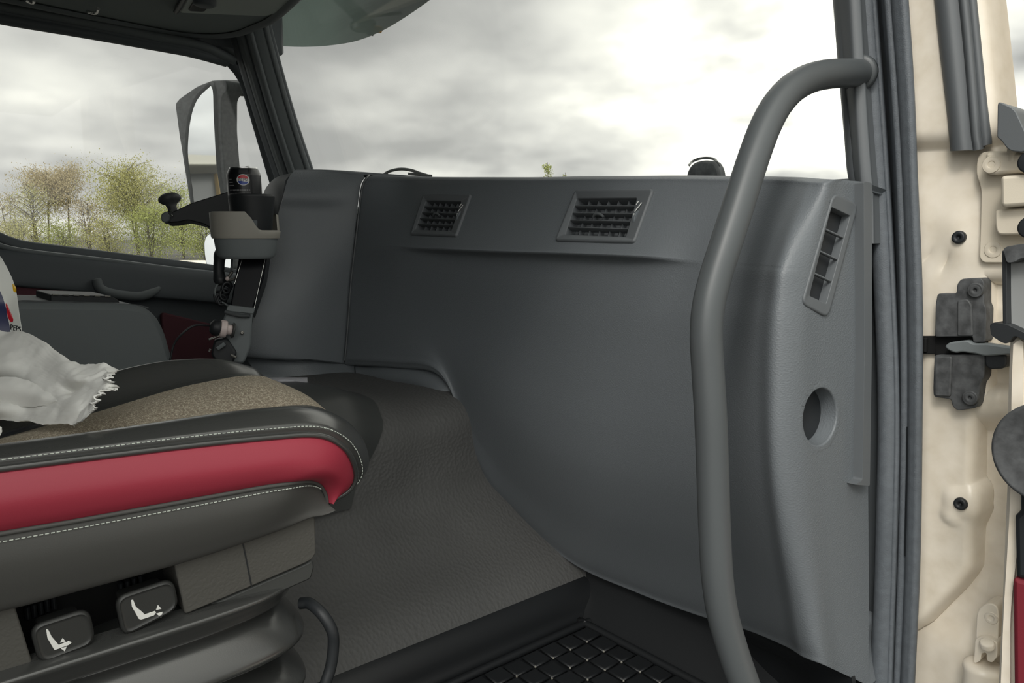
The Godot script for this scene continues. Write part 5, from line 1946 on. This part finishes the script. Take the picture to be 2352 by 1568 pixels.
	obj("upper_half", up, M.dusty_black, sc)
	var dn := Shape.new()
	dn.plate(fillet(pxZ(L([2146, 815, 2262, 813, 2260, 866, 2251, 881, 2246, 927, 2241, 937, 2199, 943, 2187, 933, 2185, 917, 2144, 911, 2143, 890]), Z + .018), .0035, 4), zp, .024, .003)
	obj("lower_half", dn, M.dusty_black, sc)
	var mdl := Shape.new()
	mdl.plate(pxZ(L([2147, 770, 2262, 770, 2262, 818, 2147, 818]), Z + .006), zp, .012, .001)
	obj("slot", mdl, M.deep, sc)
	var fu := Shape.new()
	fu.plate(fillet(pxZ(L([2198, 690, 2222, 686, 2232, 700, 2234, 772, 2198, 772]), Z + .021), .003, 3), zp, .004, .0015)
	obj("raised_panel", fu, M.dusty_black, sc)
	var fu2 := Shape.new()
	fu2.plate(fillet(pxZ(L([2146, 818, 2186, 818, 2182, 911, 2146, 909]), Z + .022), .003, 3), zp, .005, .0015)
	obj("raised_panel", fu2, M.dusty_black, sc)
	for q in [[2241, 666], [2229, 913]]:
		var sw := Shape.new()
		var c := onZ(q[0], q[1], Z + .02)
		sw.lathe(c, zp, [Vector2(.0088, -.004), Vector2(.0088, .002), Vector2(.0078, .003), Vector2(.0066, .0022), Vector2(.0058, .003), Vector2(.0026, .003), Vector2(.002, .0), Vector2(0, .0)], 28)
		obj("screw", sw, M.dusty_black, sc)
	var rec := Shape.new()
	rec.plate(pxZ(L([2100, 772, 2148, 772, 2148, 813, 2100, 811]), Z + .0075), zp, .01, .001)
	rec.bar(onZ(2126, 776, Z + .012), onZ(2125, 808, Z + .012), zp, .0035, .006)
	obj("side_slot", rec, M.deep, sc)
	var stp = thing("check_strap", "grey metal door check strap running from the pillar slot to the open door", "strap", onZ(2250, 812, Z))
	var sa := Shape.new()
	sa.plate(fillet(pxZ(L([2168, 796, 2180, 786, 2222, 781, 2234, 789, 2268, 789, 2320, 797, 2480, 803, 2480, 820, 2316, 814, 2262, 818, 2238, 812, 2222, 810, 2208, 808, 2196, 811, 2180, 806]), Z + .024), .003, 4), zp, .012, .003)
	obj("strap", sa, M.trim_soft, stp)
	var sp := Shape.new()
	sp.plate(fillet(pxZ(L([2262, 814, 2312, 816, 2312, 838, 2302, 847, 2272, 848, 2262, 838]), Z + .02), .003, 4), zp, .03, .003)
	obj("stop_block", sp, M.black, stp)
	# lower hinge
	var lh = thing("door_hinge", "pale cream lower door hinge near the bottom of the door pillar", "hinge", onZ(2240, 1568, Z), "door hinges on the pillar")
	var a1 := Shape.new()
	a1.plate(fillet(pxZ(L([2243, 1410, 2250, 1395, 2270, 1384, 2290, 1390, 2294, 1410, 2292, 1475, 2240, 1470]), Z + .012), .005, 5), zp, .03, .006)
	obj("leaf", a1, M.cream_clean, lh)
	var a2 := Shape.new()
	a2.plate(fillet(pxZ(L([2240, 1466, 2262, 1462, 2290, 1474, 2290, 1508, 2278, 1522, 2266, 1516, 2266, 1498, 2254, 1500, 2252, 1518, 2236, 1524]), Z + .022), .004, 4), zp, .03, .005)
	obj("knuckle", a2, M.cream_clean, lh)
	var a3 := Shape.new()
	a3.lathe(onZ(2258, 1544, Z + .01), Vector3.UP, [Vector2(.0, .013), Vector2(.016, .013), Vector2(.022, .010), Vector2(.023, .004), Vector2(.0215, -.003), Vector2(.0215, -.06)], 36)
	obj("socket", a3, M.cream_clean, lh)
	var a4 := Shape.new()
	a4.lathe(onZ(2267, 1478, Z + .03), Vector3(0, 1, .35), [Vector2(.0, .003), Vector2(.0065, .003), Vector2(.008, .001), Vector2(.008, -.004)], 28)
	obj("pin", a4, M.cream_clean, lh)
	var a5 := Shape.new()
	var c5 := onZ(2277, 1419, Z + .012)
	a5.lathe(c5, zp, [Vector2(.0075, -.003), Vector2(.0075, .0006), Vector2(.0068, .0013), Vector2(.0062, .0007), Vector2(.0056, .0012), Vector2(.003, .0012), Vector2(.0024, -.002), Vector2(0, -.002)], 28)
	obj("bolt", a5, M.cream_clean, lh)
func curve_at(k: Array, y: float) -> float:
	for i in k.size() - 1:
		if y <= k[i + 1][0]:
			return lerpf(k[i][1], k[i + 1][1], clampf((y - k[i][0]) / (k[i + 1][0] - k[i][0]), 0, 1))
	return k[-1][1]
func pdist(p: PackedVector2Array, q: Vector2) -> float:
	var d := 1e9
	for i in p.size():
		d = minf(d, q.distance_to(Geometry2D.get_closest_point_to_segment(q, p[i], p[(i + 1) % p.size()])))
	return -d if Geometry2D.is_point_in_polygon(q, p) else d

# ------------------------------------------------------------------ the open door, seen along its hinge edge
func open_door():
	var d := root_structure("door_2")
	var zd := -.905
	var zp := Vector3(0, 0, 1)
	var far := func(y, x := 2.0): return Vector3(x, y, zd)
	var sh := Shape.new()
	var l := pxZ(L([2332, 768, 2321, 772, 2316, 784, 2312, 900, 2310, 1100, 2304, 1250, 2298, 1400, 2290, 1568, 2280, 1800]), zd)
	l.reverse()
	var pts := l.duplicate()
	pts.append(far.call(l[-1].y + .02))
	pts.append(far.call(-.55))
	sh.plate(pts, zp, .05, .006)
	obj("door_shell", sh, M.cream_clean, d)
	var tr := Shape.new()
	var t1 := pxZ(L([2330, 1700, 2327, 1568, 2324, 1334, 2332, 1326]), zd + .02)
	t1.append(Vector3(1.95, t1[-1].y, zd + .02))
	t1.append(Vector3(1.95, t1[0].y, zd + .02))
	tr.plate(t1, zp, .02, .005)
	obj("red_trim", tr, M.wine_door, d)
	var bp := Shape.new()
	var t2 := pxZ(L([2332, 1326, 2329, 1186, 2342, 1172, 2342, 1060]), zd + .022)
	t2.append(Vector3(1.95, t2[-1].y, zd + .022))
	t2.append(Vector3(1.95, t2[0].y, zd + .022))
	bp.plate(t2, zp, .022, .005)
	obj("black_trim", bp, M.black, d)
	var lp := Shape.new()
	lp.slab(surf([pxZ(L([2330, 790, 2345, 780, 2352, 786]), zd + .004) , pxZ(L([2326, 900, 2340, 900, 2352, 900]), zd + .006), pxZ(L([2322, 1150, 2334, 1150, 2350, 1150]), zd + .006), pxZ(L([2308, 1400, 2316, 1400, 2324, 1400]), zd + .006), pxZ(L([2300, 1600, 2310, 1600, 2322, 1600]), zd + .006)], 10, 30), .003)
	obj("edge_flange", lp, M.cream, d)
	var spk := Shape.new()
	var c := onZ(2398, 1040, zd + .05)
	spk.lathe(c, Vector3(-.22, .05, 1), [Vector2(.046, -.04), Vector2(.0485, .0), Vector2(.0475, .004), Vector2(.044, .005), Vector2(.041, .002), Vector2(.02, -.002), Vector2(0, -.003)], 64)
	var dish := obj("round_cup", spk, M.dusty_black, d)
	dish.set_meta("label", "round dark cup on the door edge")
	# window part of the door: rubber frame and dull pane
	var gr := Shape.new()
	var t3 := pxZ(L([2313, 600, 2313, 742, 2360, 772]), zd)
	t3.append(far.call(t3[-1].y))
	t3.append(far.call(t3[0].y))
	gr.plate(t3, zp, .012, .002)
	obj("quarter_panel", gr, M.door_grey, d)
	var rf := Shape.new()
	rf.plate(fillet(pxZ(L([2301, 574, 2312, 578, 2313, 700, 2314, 746, 2303, 750]), zd + .012), .002, 3), zp, .02, .002)
	obj("window_rubber", rf, M.black, d)
	var rf2 := Shape.new()
	rf2.plate(fillet(pxZ(L([2304, 572, 2312, 566, 2345, 560, 2400, 556, 2400, 594, 2345, 592, 2330, 602, 2312, 604]), zd + .02), .003, 3), zp, .03, .003)
	obj("window_corner", rf2, M.dusty_black, d)
	var rf3 := Shape.new()
	rf3.plate(fillet(pxZ(L([2273, 745, 2282, 740, 2312, 744, 2400, 786, 2400, 806, 2330, 770, 2312, 790, 2300, 786, 2276, 770]), zd + .016), .003, 3), zp, .025, .003)
	obj("belt_rubber", rf3, M.black, d)
